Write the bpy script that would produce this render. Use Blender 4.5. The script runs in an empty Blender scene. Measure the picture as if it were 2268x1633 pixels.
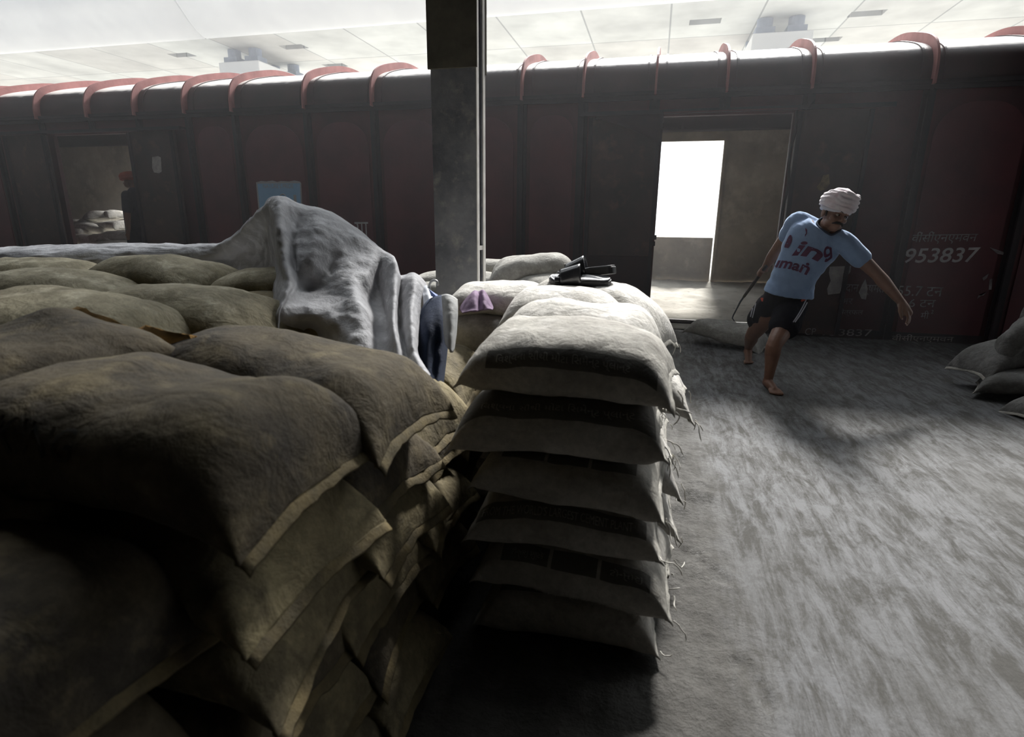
import bpy, bmesh, math, random
import numpy as np
from mathutils import Vector, Matrix, noise
from mathutils.bvhtree import BVHTree

SC = bpy.context.scene
COL = SC.collection

# ------------------------------------------------------------------ camera
IW, IH = 2268.0, 1633.0
FPX = 1242.57
PITCH, YAW, ROLL = math.radians(15.08), math.radians(13.788), math.radians(0.549)
CAMH = 1.25
CAM = Vector((0, 0, CAMH))
FW = Vector((-math.sin(YAW) * math.cos(PITCH), math.cos(YAW) * math.cos(PITCH), -math.sin(PITCH)))
_rt = Vector((math.cos(YAW), math.sin(YAW), 0))
_up = _rt.cross(FW)
RT = _rt * math.cos(ROLL) + _up * math.sin(ROLL)
UP = -_rt * math.sin(ROLL) + _up * math.cos(ROLL)
cam_d = bpy.data.cameras.new('camera')
cam = bpy.data.objects.new('camera', cam_d)
COL.objects.link(cam)
cam.matrix_world = Matrix(((RT.x, UP.x, -FW.x, 0), (RT.y, UP.y, -FW.y, 0), (RT.z, UP.z, -FW.z, CAMH), (0, 0, 0, 1)))
cam_d.sensor_width = 36.0
cam_d.lens = 36.0 * FPX / IW
cam_d.clip_start = 0.05
cam_d.clip_end = 400
cam_d.dof.use_dof = True
cam_d.dof.focus_distance = 4.4
cam_d.dof.aperture_fstop = 4.0
SC.camera = cam

# ------------------------------------------------------------------ daylight and exposure
SC.view_settings.view_transform = 'Standard'
SC.view_settings.look = 'None'
SC.view_settings.gamma = 1.0
SC.view_settings.exposure = 0.0
SC.view_settings.use_curve_mapping = False
w = bpy.data.worlds.new('overcast_sky')
SC.world = w
w.use_nodes = True
bg = w.node_tree.nodes['Background']
bg.inputs['Color'].default_value = (0.93, 0.97, 1.0, 1)
sd = bpy.data.lights.new('hazy_sun', 'SUN')
sd.energy = 9.5
sd.angle = math.radians(9)
sd.color = (1.0, 0.98, 0.95)
sun = bpy.data.objects.new('hazy_sun', sd)
COL.objects.link(sun)
SUN_EL = math.radians(41.8)
SUN_AZ = math.radians(7)
sv = Vector((math.sin(SUN_AZ) * math.cos(SUN_EL), math.cos(SUN_AZ) * math.cos(SUN_EL), math.sin(SUN_EL)))
sun.rotation_euler = sv.to_track_quat('Z', 'Y').to_euler()
sun.location = (2, 20, 20)
# hazy sky, brighter round the veiled sun
_t = w.node_tree
_tc = _t.nodes.new('ShaderNodeTexCoord')
_dt = _t.nodes.new('ShaderNodeVectorMath'); _dt.operation = 'DOT_PRODUCT'; _dt.inputs[1].default_value = sv
_mr = _t.nodes.new('ShaderNodeMapRange'); _mr.inputs['From Min'].default_value = 0.45; _mr.inputs['From Max'].default_value = 1.0
_mr.inputs['To Min'].default_value = 0.5; _mr.inputs['To Max'].default_value = 4.2; _mr.interpolation_type = 'SMOOTHSTEP'
_t.links.new(_tc.outputs['Generated'], _dt.inputs[0]); _t.links.new(_dt.outputs['Value'], _mr.inputs['Value'])
_t.links.new(_mr.outputs['Result'], bg.inputs['Strength'])
cy = SC.cycles
cy.max_bounces = 5
cy.diffuse_bounces = 4
cy.glossy_bounces = 2
cy.transmission_bounces = 3
cy.volume_bounces = 0
cy.caustics_reflective = False
cy.caustics_refractive = False
cy.sample_clamp_indirect = 6.0
cy.use_denoising = True

# ------------------------------------------------------------------ helpers
def ray(u, v):
    return FW + RT * ((u - IW / 2) / FPX) - UP * ((v - IH / 2) / FPX)
def at(u, v, y):                      # the point seen at pixel (u, v) that stands at depth y from the camera
    d = ray(u, v)
    return CAM + d * (y / d.y)
def atz(u, v, z=0.0):
    d = ray(u, v)
    return CAM + d * ((z - CAMH) / d.z)

def link(name, me, parent=None, m=None):
    o = bpy.data.objects.new(name, me)
    COL.objects.link(o)
    if m is not None:
        me.materials.append(m)
    if parent is not None:
        o.parent = parent
    return o
def mesh_from(name, verts, faces, smooth=True):
    me = bpy.data.meshes.new(name)
    me.from_pydata([tuple(v) for v in verts], [], faces)
    me.update()
    if smooth:
        me.shade_smooth()
    return me
def from_bm(name, bm, smooth=False):
    bmesh.ops.recalc_face_normals(bm, faces=bm.faces[:])
    me = bpy.data.meshes.new(name)
    bm.to_mesh(me)
    bm.free()
    if smooth:
        me.shade_smooth()
    return me
def tag(o, label, cat=None, group=None, kind=None):
    if label: o['label'] = label
    if cat: o['category'] = cat
    if group: o['group'] = group
    if kind: o['kind'] = kind
    return o
def empty(name, loc, label, cat, group=None):
    o = bpy.data.objects.new(name, None)
    COL.objects.link(o)
    o.location = loc
    o.empty_display_size = 0.1
    return tag(o, label, cat, group)
def local(o, root):                   # parent keeping the world place (roots are only moved, never turned)
    o.parent = root
    o.location = o.location - root.location
    return o
def box(bm, x0, x1, y0, y1, z0, z1):
    v = [bm.verts.new((x, y, z)) for x in (x0, x1) for y in (y0, y1) for z in (z0, z1)]
    for f in ((0, 1, 3, 2), (4, 6, 7, 5), (0, 4, 5, 1), (2, 3, 7, 6), (0, 2, 6, 4), (1, 5, 7, 3)):
        bm.faces.new([v[i] for i in f])
def boxes(name, lst, m, parent=None, bevel=0.0):
    bm = bmesh.new()
    for b in lst:
        box(bm, *b)
    o = link(name, from_bm(name, bm), parent, m)
    if bevel:
        md = o.modifiers.new('bevel', 'BEVEL'); md.width = bevel; md.segments = 2
    return o
def frames(pts):
    pts = [Vector(p) for p in pts]
    out = []
    n = len(pts)
    for i in range(n):
        t = (pts[min(i + 1, n - 1)] - pts[max(i - 1, 0)])
        t = t.normalized() if t.length > 1e-9 else Vector((0, 0, 1))
        if i == 0:
            a = Vector((0, 0, 1)) if abs(t.z) < 0.9 else Vector((1, 0, 0))
        else:
            a = out[-1][1]
        a = (a - t * a.dot(t)).normalized()
        out.append((t, a, t.cross(a)))
    return pts, out
def tube(bm, pts, rads, seg=14, cap=True):
    pts, fr = frames(pts)
    if isinstance(rads, (int, float)): rads = [rads] * len(pts)
    rings = []
    def ring(c, a, b, r):
        return [bm.verts.new(c + (a * math.cos(k * 2 * math.pi / seg) + b * math.sin(k * 2 * math.pi / seg)) * r) for k in range(seg)]
    t, a, b = fr[0]
    if cap:
        for q in (75, 50, 25):
            rings.append(ring(pts[0] - t * rads[0] * math.sin(math.radians(q)), a, b, rads[0] * math.cos(math.radians(q))))
    for p, (t, a, b), r in zip(pts, fr, rads):
        rings.append(ring(p, a, b, r))
    t, a, b = fr[-1]
    if cap:
        for q in (25, 50, 75):
            rings.append(ring(pts[-1] + t * rads[-1] * math.sin(math.radians(q)), a, b, rads[-1] * math.cos(math.radians(q))))
    for r0, r1 in zip(rings, rings[1:]):
        for k in range(seg):
            bm.faces.new((r0[k], r0[(k + 1) % seg], r1[(k + 1) % seg], r1[k]))
    bm.faces.new(rings[0][::-1]); bm.faces.new(rings[-1])
def loft(bm, rings, seg=28, e=1.0):
    rs = []
    for c, ax, ay in rings:
        row = []
        for k in range(seg):
            q = k * 2 * math.pi / seg
            cc, ss = math.cos(q), math.sin(q)
            cc = math.copysign(abs(cc) ** e, cc); ss = math.copysign(abs(ss) ** e, ss)
            row.append(bm.verts.new(Vector(c) + ax * cc + ay * ss))
        rs.append(row)
    for r0, r1 in zip(rs, rs[1:]):
        for k in range(seg):
            bm.faces.new((r0[k], r0[(k + 1) % seg], r1[(k + 1) % seg], r1[k]))
    bm.faces.new(rs[0][::-1]); bm.faces.new(rs[-1])
def ball(bm, M, sx, sy, sz, seg=16):
    r = bmesh.ops.create_uvsphere(bm, u_segments=seg, v_segments=seg // 2 + 2, radius=1.0)
    S = M @ Matrix.Diagonal((sx, sy, sz, 1))
    bmesh.ops.transform(bm, matrix=S, verts=r['verts'])
def spline(p, n):                      # Catmull-Rom through rows of points, n steps per span
    p = [np.array(x, float) for x in p]
    q = [2 * p[0] - p[1]] + p + [2 * p[-1] - p[-2]]
    out = []
    for i in range(1, len(q) - 2):
        for k in range(n):
            t = k / n
            a, b, c, d = q[i - 1], q[i], q[i + 1], q[i + 2]
            out.append(0.5 * ((2 * b) + (-a + c) * t + (2 * a - 5 * b + 4 * c - d) * t * t + (-a + 3 * b - 3 * c + d) * t ** 3))
    out.append(p[-1])
    return out
def modded(name, bm, voxel, smooth=3, fac=0.5):          # one continuous skin over overlapping shapes
    me = from_bm(name, bm)
    o = bpy.data.objects.new(name, me)
    COL.objects.link(o)
    r = o.modifiers.new('r', 'REMESH'); r.mode = 'VOXEL'; r.voxel_size = voxel; r.use_smooth_shade = True
    if smooth:
        s = o.modifiers.new('s', 'SMOOTH'); s.factor = fac; s.iterations = smooth
    bpy.context.view_layer.update()
    dg = bpy.context.evaluated_depsgraph_get()
    out = bpy.data.meshes.new_from_object(o.evaluated_get(dg))
    out.name = name
    bpy.data.objects.remove(o)
    bpy.data.meshes.remove(me)
    out.materials.clear()
    out.shade_smooth()
    return out
def text_geo(body, size, align='CENTER', shear=0.0, spacing=1.0, bold=0.0):
    c = bpy.data.curves.new('t', 'FONT')
    c.body = body; c.size = size; c.align_x = align; c.align_y = 'CENTER'
    c.shear = shear; c.space_character = spacing; c.offset = bold
    c.resolution_u = 4
    o = bpy.data.objects.new('t', c)
    COL.objects.link(o)
    bpy.context.view_layer.update()
    dg = bpy.context.evaluated_depsgraph_get()
    me = bpy.data.meshes.new_from_object(o.evaluated_get(dg))
    vs = [v.co.copy() for v in me.vertices]
    fs = [tuple(p.vertices) for p in me.polygons]
    bpy.data.objects.remove(o); bpy.data.curves.remove(c); bpy.data.meshes.remove(me)
    return vs, fs
def N3(x, y, z): return noise.noise(Vector((x, y, z)))
def FB(x, y, z, o=3): return noise.fractal(Vector((x, y, z)), 0.8, 2.1, o)

# ------------------------------------------------------------------ materials
def nodes(m):
    m.use_nodes = True
    t = m.node_tree
    return t, t.nodes['Principled BSDF']
def mat(name, c1, c2=None, scale=4.0, rough=0.8, bump=0.0, bscale=40.0, metal=0.0, c3=None, s3=12.0, lo=0.35, hi=0.65, lo3=0.5, hi3=0.62,
        stretch=(1, 1, 1), spec=0.3, rnd=True, translucent=0.0, sheen=0.0):
    m = bpy.data.materials.new(name)
    t, b = nodes(m)
    N, L = t.nodes.new, t.links.new
    b.inputs['Roughness'].default_value = rough
    b.inputs['Metallic'].default_value = metal
    b.inputs['Specular IOR Level'].default_value = spec
    b.inputs['Base Color'].default_value = (*c1, 1)
    tc = N('ShaderNodeTexCoord')
    vec = tc.outputs['Object']
    mp = N('ShaderNodeMapping'); mp.inputs['Scale'].default_value = stretch
    L(vec, mp.inputs['Vector'])
    if rnd:
        oi = N('ShaderNodeObjectInfo')
        mu = N('ShaderNodeMath'); mu.operation = 'MULTIPLY'; mu.inputs[1].default_value = 37.0
        L(oi.outputs['Random'], mu.inputs[0])
        L(mu.outputs[0], mp.inputs['Location'])
    vec = mp.outputs['Vector']
    col = None
    def nz(s, d=5, r=0.6):
        n = N('ShaderNodeTexNoise'); n.inputs['Scale'].default_value = s; n.inputs['Detail'].default_value = d
        n.inputs['Roughness'].default_value = r
        L(vec, n.inputs['Vector'])
        return n.outputs['Fac']
    def rmp(fac, a, bb):
        r = N('ShaderNodeMapRange'); r.inputs['From Min'].default_value = a; r.inputs['From Max'].default_value = bb
        L(fac, r.inputs['Value'])
        return r.outputs['Result']
    def mix(fac, a, bb):
        x = N('ShaderNodeMix'); x.data_type = 'RGBA'
        L(fac, x.inputs['Factor'])
        for s, val in ((x.inputs['A'], a), (x.inputs['B'], bb)):
            if isinstance(val, tuple): s.default_value = (*val, 1)
            else: L(val, s)
        return x.outputs['Result']
    if c2:
        col = mix(rmp(nz(scale), lo, hi), c1, c2)
    if c3:
        col = mix(rmp(nz(s3), lo3, hi3), col if col else c1, c3)
    if col:
        L(col, b.inputs['Base Color'])
    if bump:
        bp = N('ShaderNodeBump'); bp.inputs['Strength'].default_value = bump; bp.inputs['Distance'].default_value = 0.01
        L(nz(bscale, 6, 0.65), bp.inputs['Height'])
        L(bp.outputs['Normal'], b.inputs['Normal'])
    if translucent:
        out = t.nodes['Material Output']
        tr = N('ShaderNodeBsdfTranslucent')
        if col: L(col, tr.inputs['Color'])
        else: tr.inputs['Color'].default_value = (*c1, 1)
        mx = N('ShaderNodeMixShader'); mx.inputs[0].default_value = translucent
        L(b.outputs[0], mx.inputs[1]); L(tr.outputs[0], mx.inputs[2]); L(mx.outputs[0], out.inputs['Surface'])
    m['col'] = 0
    return m
def fuzz(k, wgt, col):
    b = M[k].node_tree.nodes['Principled BSDF']
    b.inputs['Sheen Weight'].default_value = wgt; b.inputs['Sheen Roughness'].default_value = 0.35; b.inputs['Sheen Tint'].default_value = (*col, 1)
def sack_mat(name, c1, c2, c3, band=None, gaps=False, bump=0.35):
    m = mat(name, c1, c2, 5.0, 0.85, bump, 60, c3=c3, s3=9.0, lo=0.38, hi=0.66, lo3=0.52, hi3=0.68, spec=0.25)
    t = m.node_tree
    N, L = t.nodes.new, t.links.new
    b = t.nodes['Principled BSDF']
    mp = next(n for n in t.nodes if n.type == 'MAPPING')
    src = b.inputs['Base Color'].links[0].from_socket
    g = N('ShaderNodeTexNoise'); g.inputs['Scale'].default_value = 38; g.inputs['Detail'].default_value = 8; g.inputs['Roughness'].default_value = 0.75
    L(mp.outputs[0], g.inputs['Vector'])
    r = N('ShaderNodeMapRange'); r.inputs['From Min'].default_value = 0.3; r.inputs['From Max'].default_value = 0.7; r.inputs['To Min'].default_value = 0.72; r.inputs['To Max'].default_value = 1.2
    L(g.outputs['Fac'], r.inputs['Value'])
    x = N('ShaderNodeMix'); x.data_type = 'RGBA'; x.blend_type = 'MULTIPLY'; x.inputs['Factor'].default_value = 1.0
    L(src, x.inputs['A']); L(r.outputs['Result'], x.inputs['B']); L(x.outputs['Result'], b.inputs['Base Color'])
    wr = N('ShaderNodeTexNoise'); wr.inputs['Scale'].default_value = 13; wr.inputs['Detail'].default_value = 5; wr.inputs['Roughness'].default_value = 0.55; wr.inputs['Distortion'].default_value = 0.8
    L(mp.outputs[0], wr.inputs['Vector'])
    b2 = N('ShaderNodeBump'); b2.inputs['Strength'].default_value = 0.32; b2.inputs['Distance'].default_value = 0.03
    L(wr.outputs['Fac'], b2.inputs['Height']); L(b.inputs['Normal'].links[0].from_socket, b2.inputs['Normal']); L(b2.outputs['Normal'], b.inputs['Normal'])
    if band:
        N, L = t.nodes.new, t.links.new
        b = t.nodes['Principled BSDF']
        src = b.inputs['Base Color'].links[0].from_socket
        uv = N('ShaderNodeUVMap'); uv.uv_map = 'band'
        sp = N('ShaderNodeSeparateXYZ'); L(uv.outputs[0], sp.inputs[0])
        def inside(s, lo, hi):
            a = N('ShaderNodeMath'); a.operation = 'GREATER_THAN'; a.inputs[1].default_value = lo; L(s, a.inputs[0])
            c = N('ShaderNodeMath'); c.operation = 'LESS_THAN'; c.inputs[1].default_value = hi; L(s, c.inputs[0])
            x = N('ShaderNodeMath'); x.operation = 'MULTIPLY'; L(a.outputs[0], x.inputs[0]); L(c.outputs[0], x.inputs[1])
            return x.outputs[0]
        def mul(a, c):
            x = N('ShaderNodeMath'); x.operation = 'MULTIPLY'; L(a, x.inputs[0])
            if isinstance(c, float): x.inputs[1].default_value = c
            else: L(c, x.inputs[1])
            return x.outputs[0]
        k = mul(inside(sp.outputs['X'], 0, 1), inside(sp.outputs['Y'], 0, 1))
        if gaps:
            for g in (0.335, 0.665):
                s = inside(sp.outputs['X'], g - 0.012, g + 0.012)
                iv = N('ShaderNodeMath'); iv.operation = 'SUBTRACT'; iv.inputs[0].default_value = 1.0; L(s, iv.inputs[1])
                k = mul(k, iv.outputs[0])
        x = N('ShaderNodeMix'); x.data_type = 'RGBA'
        L(mul(k, 0.88), x.inputs['Factor']); L(src, x.inputs['A']); x.inputs['B'].default_value = (*band, 1)
        L(x.outputs['Result'], b.inputs['Base Color'])
    return m
M = {}
M['sack_brown'] = sack_mat('brown_woven_sack', (0.235, 0.195, 0.112), (0.105, 0.088, 0.056), (0.31, 0.26, 0.15))
M['sack_dark'] = sack_mat('stained_woven_sack', (0.112, 0.091, 0.058), (0.047, 0.040, 0.031), (0.165, 0.134, 0.080))
M['sack_olive'] = sack_mat('dusty_woven_sack', (0.300, 0.268, 0.182), (0.165, 0.144, 0.094), (0.41, 0.375, 0.275))
M['sack_white'] = sack_mat('pale_woven_sack', (0.62, 0.60, 0.56), (0.46, 0.44, 0.40), (0.70, 0.68, 0.65))
M['sack_band'] = sack_mat('pale_banded_sack', (0.47, 0.45, 0.405), (0.36, 0.34, 0.305), (0.54, 0.52, 0.48), band=(0.105, 0.100, 0.089))
M['sack_gap'] = sack_mat('pale_block_sack', (0.47, 0.45, 0.405), (0.36, 0.34, 0.305), (0.54, 0.52, 0.48), band=(0.105, 0.100, 0.089), gaps=True)
M['sack_grey'] = sack_mat('cement_grey_sack', (0.36, 0.35, 0.32), (0.27, 0.26, 0.235), (0.44, 0.43, 0.40))
M['sack_shaded'] = sack_mat('shaded_grey_sack', (0.16, 0.157, 0.15), (0.11, 0.107, 0.10), (0.21, 0.205, 0.195))  # grey sack cloth with the wagon's shade put into its colour
M['seam_yellow'] = mat('yellow_hem', (0.195, 0.152, 0.076), (0.10, 0.083, 0.05), 14, 0.85, 0.5, 120)
M['seam_orange'] = mat('orange_yellow_hem', (0.50, 0.30, 0.10), (0.28, 0.165, 0.06), 16, 0.85, 0.5, 120)
M['seam_pale'] = mat('pale_hem', (0.50, 0.48, 0.43), (0.30, 0.29, 0.26), 14, 0.85, 0.5, 120)
M['ink_light'] = mat('faded_pale_ink', (0.46, 0.45, 0.41), (0.28, 0.27, 0.24), 30, 0.9)
M['ink_dark'] = mat('black_ink', (0.03, 0.03, 0.028), (0.07, 0.06, 0.045), 22, 0.9)
M['thread'] = mat('pale_thread', (0.62, 0.60, 0.55), rough=0.9)
M['wagon'] = mat('oxide_red_paint', (0.098, 0.032, 0.036), (0.058, 0.029, 0.033), 1.6, 0.62, 0.25, 25, c3=(0.075, 0.038, 0.039), s3=3.5, lo3=0.5, hi3=0.75, rnd=False, spec=0.35)
M['panel'] = mat('oxide_red_panel', (0.128, 0.042, 0.048), (0.088, 0.037, 0.043), 2.2, 0.6, 0.2, 25, rnd=True, spec=0.35)
M['rib'] = mat('dark_grimy_red', (0.048, 0.036, 0.040), (0.030, 0.027, 0.031), 3, 0.65, 0.3, 30, rnd=False)
M['roof_paint'] = mat('dusty_sunlit_roof_paint', (0.075, 0.044, 0.046), (0.050, 0.038, 0.040), 2.5, 0.5, 0.15, 20, rnd=False, spec=0.4)
def settle_dust_and_sun(m, c):                  # cement dust and sunlit white put into the colour of the level parts
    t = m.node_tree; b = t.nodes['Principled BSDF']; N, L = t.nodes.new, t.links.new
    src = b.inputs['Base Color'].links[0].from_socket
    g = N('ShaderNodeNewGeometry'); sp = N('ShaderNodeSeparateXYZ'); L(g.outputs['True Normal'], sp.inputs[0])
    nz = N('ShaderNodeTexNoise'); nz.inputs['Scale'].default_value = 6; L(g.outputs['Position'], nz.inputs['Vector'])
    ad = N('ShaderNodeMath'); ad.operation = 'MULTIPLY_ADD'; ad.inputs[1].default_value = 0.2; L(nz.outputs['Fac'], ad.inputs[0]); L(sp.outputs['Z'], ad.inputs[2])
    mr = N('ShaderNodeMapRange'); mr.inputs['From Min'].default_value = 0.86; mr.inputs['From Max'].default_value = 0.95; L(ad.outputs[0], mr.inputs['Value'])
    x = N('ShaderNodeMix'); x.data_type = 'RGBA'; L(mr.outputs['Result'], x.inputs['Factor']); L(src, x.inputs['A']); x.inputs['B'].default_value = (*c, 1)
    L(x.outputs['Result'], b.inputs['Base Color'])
settle_dust_and_sun(M['roof_paint'], (0.76, 0.72, 0.69))
M['hoop'] = mat('red_hoop_paint', (0.40, 0.18, 0.17), (0.28, 0.12, 0.115), 4, 0.55, 0.2, 30, rnd=False)
M['door'] = mat('grimy_door_steel', (0.085, 0.055, 0.052), (0.055, 0.045, 0.044), 2.4, 0.6, 0.3, 20, c3=(0.13, 0.075, 0.06), s3=5, lo3=0.55, hi3=0.75, rnd=True)
M['door_low'] = mat('dark_door_plate', (0.045, 0.026, 0.028), (0.028, 0.022, 0.025), 3, 0.55, 0.2, 25, rnd=True)
M['inside'] = mat('cement_coated_wall', (0.46, 0.395, 0.305), (0.29, 0.25, 0.195), 1.7, 0.9, 0.4, 18, c3=(0.56, 0.50, 0.40), s3=4, lo3=0.52, hi3=0.75, rnd=False)
M['spill'] = mat('spilt_cement', (0.66, 0.63, 0.56), (0.48, 0.45, 0.39), 3, 0.95, 0.9, 14, c3=(0.24, 0.22, 0.19), s3=10, lo3=0.62, hi3=0.75, rnd=False)
M['paint_white'] = mat('faded_white_paint', (0.50, 0.46, 0.46), (0.36, 0.33, 0.33), 12, 0.8, rnd=False)
M['paint_dim'] = mat('worn_stencil_paint', (0.33, 0.30, 0.30), (0.16, 0.14, 0.14), 16, 0.8, rnd=False)
M['paper'] = mat('pasted_paper', (0.42, 0.39, 0.37), (0.27, 0.25, 0.24), 14, 0.9, rnd=False)
M['rust_paper'] = mat('torn_brown_paper', (0.26, 0.20, 0.12), (0.12, 0.09, 0.06), 20, 0.9, rnd=False)
M['blue'] = mat('blue_poster_print', (0.24, 0.43, 0.64), (0.29, 0.47, 0.66), 7, 0.7, rnd=False)
M['poster_rim'] = mat('poster_margin', (0.36, 0.35, 0.36), rough=0.8)
M['concrete'] = None
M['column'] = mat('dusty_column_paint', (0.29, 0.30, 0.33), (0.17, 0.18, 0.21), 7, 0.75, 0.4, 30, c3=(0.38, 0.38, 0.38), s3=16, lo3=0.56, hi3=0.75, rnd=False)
M['flange'] = mat('dusted_sunlit_flange', (0.80, 0.78, 0.74), (0.62, 0.60, 0.57), 10, 0.85, 0.3, 40, rnd=False)  # pale cement coat, with the edges' sunlit brightness put into the colour
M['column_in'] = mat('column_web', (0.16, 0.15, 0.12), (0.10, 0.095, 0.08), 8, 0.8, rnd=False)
M['tarp'] = mat('grey_woven_tarp', (0.58, 0.58, 0.60), (0.45, 0.45, 0.47), 4, 0.72, 0.9, 24, c3=(0.64, 0.64, 0.66), s3=14, rnd=False, translucent=0.3, spec=0.4)
M['blue_cloth'] = mat('navy_cloth', (0.009, 0.017, 0.042), (0.016, 0.028, 0.062), 8, 0.85, 0.3, 60, rnd=False)
M['pale_cloth'] = mat('pale_folded_cloth', (0.44, 0.44, 0.43), (0.30, 0.31, 0.32), 9, 0.85, 0.4, 40, rnd=False)
M['purple'] = mat('mauve_cloth', (0.29, 0.20, 0.30), (0.19, 0.13, 0.21), 9, 0.8, 0.3, 40, rnd=False, translucent=0.2)
M['plastic'] = mat('white_plastic_film', (0.66, 0.68, 0.72), (0.50, 0.53, 0.60), 8, 0.35, 0.2, 30, rnd=False, spec=0.5)
M['plastic_blue'] = mat('blue_print', (0.06, 0.12, 0.36), rough=0.5)
M['wire'] = mat('galvanised_wire', (0.40, 0.40, 0.40), rough=0.45, metal=0.6)
M['slip_black'] = mat('black_rubber', (0.016, 0.016, 0.018), (0.024, 0.024, 0.027), 12, 0.42, spec=0.5)
M['slip_gloss'] = mat('black_leatherette', (0.022, 0.023, 0.027), (0.032, 0.033, 0.038), 14, 0.22, 0.1, 60, spec=0.7)
M['slip_insole'] = mat('worn_insole', (0.11, 0.113, 0.125), (0.065, 0.067, 0.075), 16, 0.28, 0.1, 60, spec=0.6)
M['skin'] = mat('brown_skin', (0.205, 0.105, 0.068), (0.165, 0.082, 0.053), 14, 0.50, 0.12, 90, rnd=False, spec=0.5)
M['shirt'] = mat('light_blue_jersey', (0.250, 0.355, 0.545), (0.200, 0.290, 0.455), 9, 0.9, 0.25, 50, rnd=False, spec=0.15)
M['shirt_print'] = mat('maroon_shirt_print', (0.105, 0.032, 0.080), (0.080, 0.026, 0.062), 30, 0.85, rnd=False)
M['collar'] = mat('navy_collar', (0.030, 0.040, 0.070), rough=0.9)
M['shorts'] = mat('black_sports_cloth', (0.009, 0.009, 0.013), (0.016, 0.015, 0.020), 12, 0.9, 0.2, 60, rnd=False, spec=0.12)
M['orange'] = mat('orange_red_panel', (0.50, 0.085, 0.045), (0.40, 0.065, 0.04), 12, 0.8, rnd=False)
M['stripe'] = mat('white_stripe', (0.42, 0.42, 0.46), rough=0.8)
M['turban'] = mat('pale_pink_cotton', (0.70, 0.60, 0.63), (0.78, 0.74, 0.78), 11, 0.9, 0.5, 45, rnd=False, c3=(0.52, 0.34, 0.40), s3=16, lo3=0.60, hi3=0.75, spec=0.15)
fuzz('shirt', 0.8, (0.75, 0.85, 1.0)); fuzz('turban', 0.8, (1.0, 0.95, 0.97))
M['cap_white'] = mat('white_headband', (0.60, 0.60, 0.66), rough=0.9)
M['hair'] = mat('black_hair', (0.012, 0.010, 0.009), rough=0.6)
M['eye'] = mat('eye_white', (0.30, 0.26, 0.22), rough=0.5, spec=0.2)
M['iris'] = mat('dark_iris', (0.015, 0.010, 0.008), rough=0.2)
M['nail'] = mat('finger_nail', (0.48, 0.33, 0.28), rough=0.35)
M['hook'] = mat('blue_grey_steel', (0.075, 0.085, 0.125), (0.05, 0.055, 0.08), 20, 0.5, metal=0.4)
M['wrap'] = mat('cloth_wrapped_grip', (0.06, 0.055, 0.055), (0.09, 0.08, 0.075), 20, 0.9)
M['cap_red'] = mat('orange_red_headcloth', (0.42, 0.10, 0.055), (0.30, 0.07, 0.05), 10, 0.85, rnd=False)
M['dark_cloth'] = mat('dark_work_clothes', (0.035, 0.033, 0.042), (0.055, 0.052, 0.062), 9, 0.9, rnd=False)
M['shed'] = mat('sooty_shed_sheet', (0.055, 0.053, 0.050), (0.035, 0.034, 0.033), 2, 0.85, rnd=False)
M['track'] = mat('outdoor_dust', (0.66, 0.64, 0.60), (0.56, 0.54, 0.50), 0.4, 0.95, rnd=False)
M['vent'] = mat('dark_opening', (0.10, 0.11, 0.15), rough=0.9)
M['bearing'] = mat('bearing_steel', (0.26, 0.30, 0.40), (0.18, 0.22, 0.30), 2, 0.7, rnd=False)
M['pier'] = mat('pale_pier_concrete', (0.90, 0.91, 0.92), (0.82, 0.83, 0.85), 0.6, 0.9, 0.2, 3, rnd=False)
def deck_material():
    m = bpy.data.materials.new('cast_deck_concrete')
    t, b = nodes(m)
    N, L = t.nodes.new, t.links.new
    b.inputs['Roughness'].default_value = 0.9
    tc = N('ShaderNodeTexCoord')
    br = N('ShaderNodeTexBrick')
    br.offset = 0.0
    br.inputs['Color1'].default_value = (0.60, 0.62, 0.60, 1)
    br.inputs['Color2'].default_value = (0.49, 0.48, 0.455, 1)
    br.inputs['Mortar'].default_value = (0.27, 0.28, 0.28, 1)
    br.inputs['Scale'].default_value = 1.0
    br.inputs['Mortar Size'].default_value = 0.035
    br.inputs['Brick Width'].default_value = 3.4
    br.inputs['Row Height'].default_value = 7.2
    L(tc.outputs['Object'], br.inputs['Vector'])
    nz = N('ShaderNodeTexNoise'); nz.inputs['Scale'].default_value = 0.5; nz.inputs['Detail'].default_value = 7
    L(tc.outputs['Object'], nz.inputs['Vector'])
    mr = N('ShaderNodeMapRange'); mr.inputs['From Min'].default_value = 0.3; mr.inputs['From Max'].default_value = 0.7
    mr.inputs['To Min'].default_value = 0.72; mr.inputs['To Max'].default_value = 1.15
    L(nz.outputs['Fac'], mr.inputs['Value'])
    mx = N('ShaderNodeMix'); mx.data_type = 'RGBA'; mx.blend_type = 'MULTIPLY'; mx.inputs['Factor'].default_value = 1.0
    L(br.outputs['Color'], mx.inputs['A']); L(mr.outputs['Result'], mx.inputs['B'])
    L(mx.outputs['Result'], b.inputs['Base Color'])
    return m
M['deck'] = deck_material()
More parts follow.
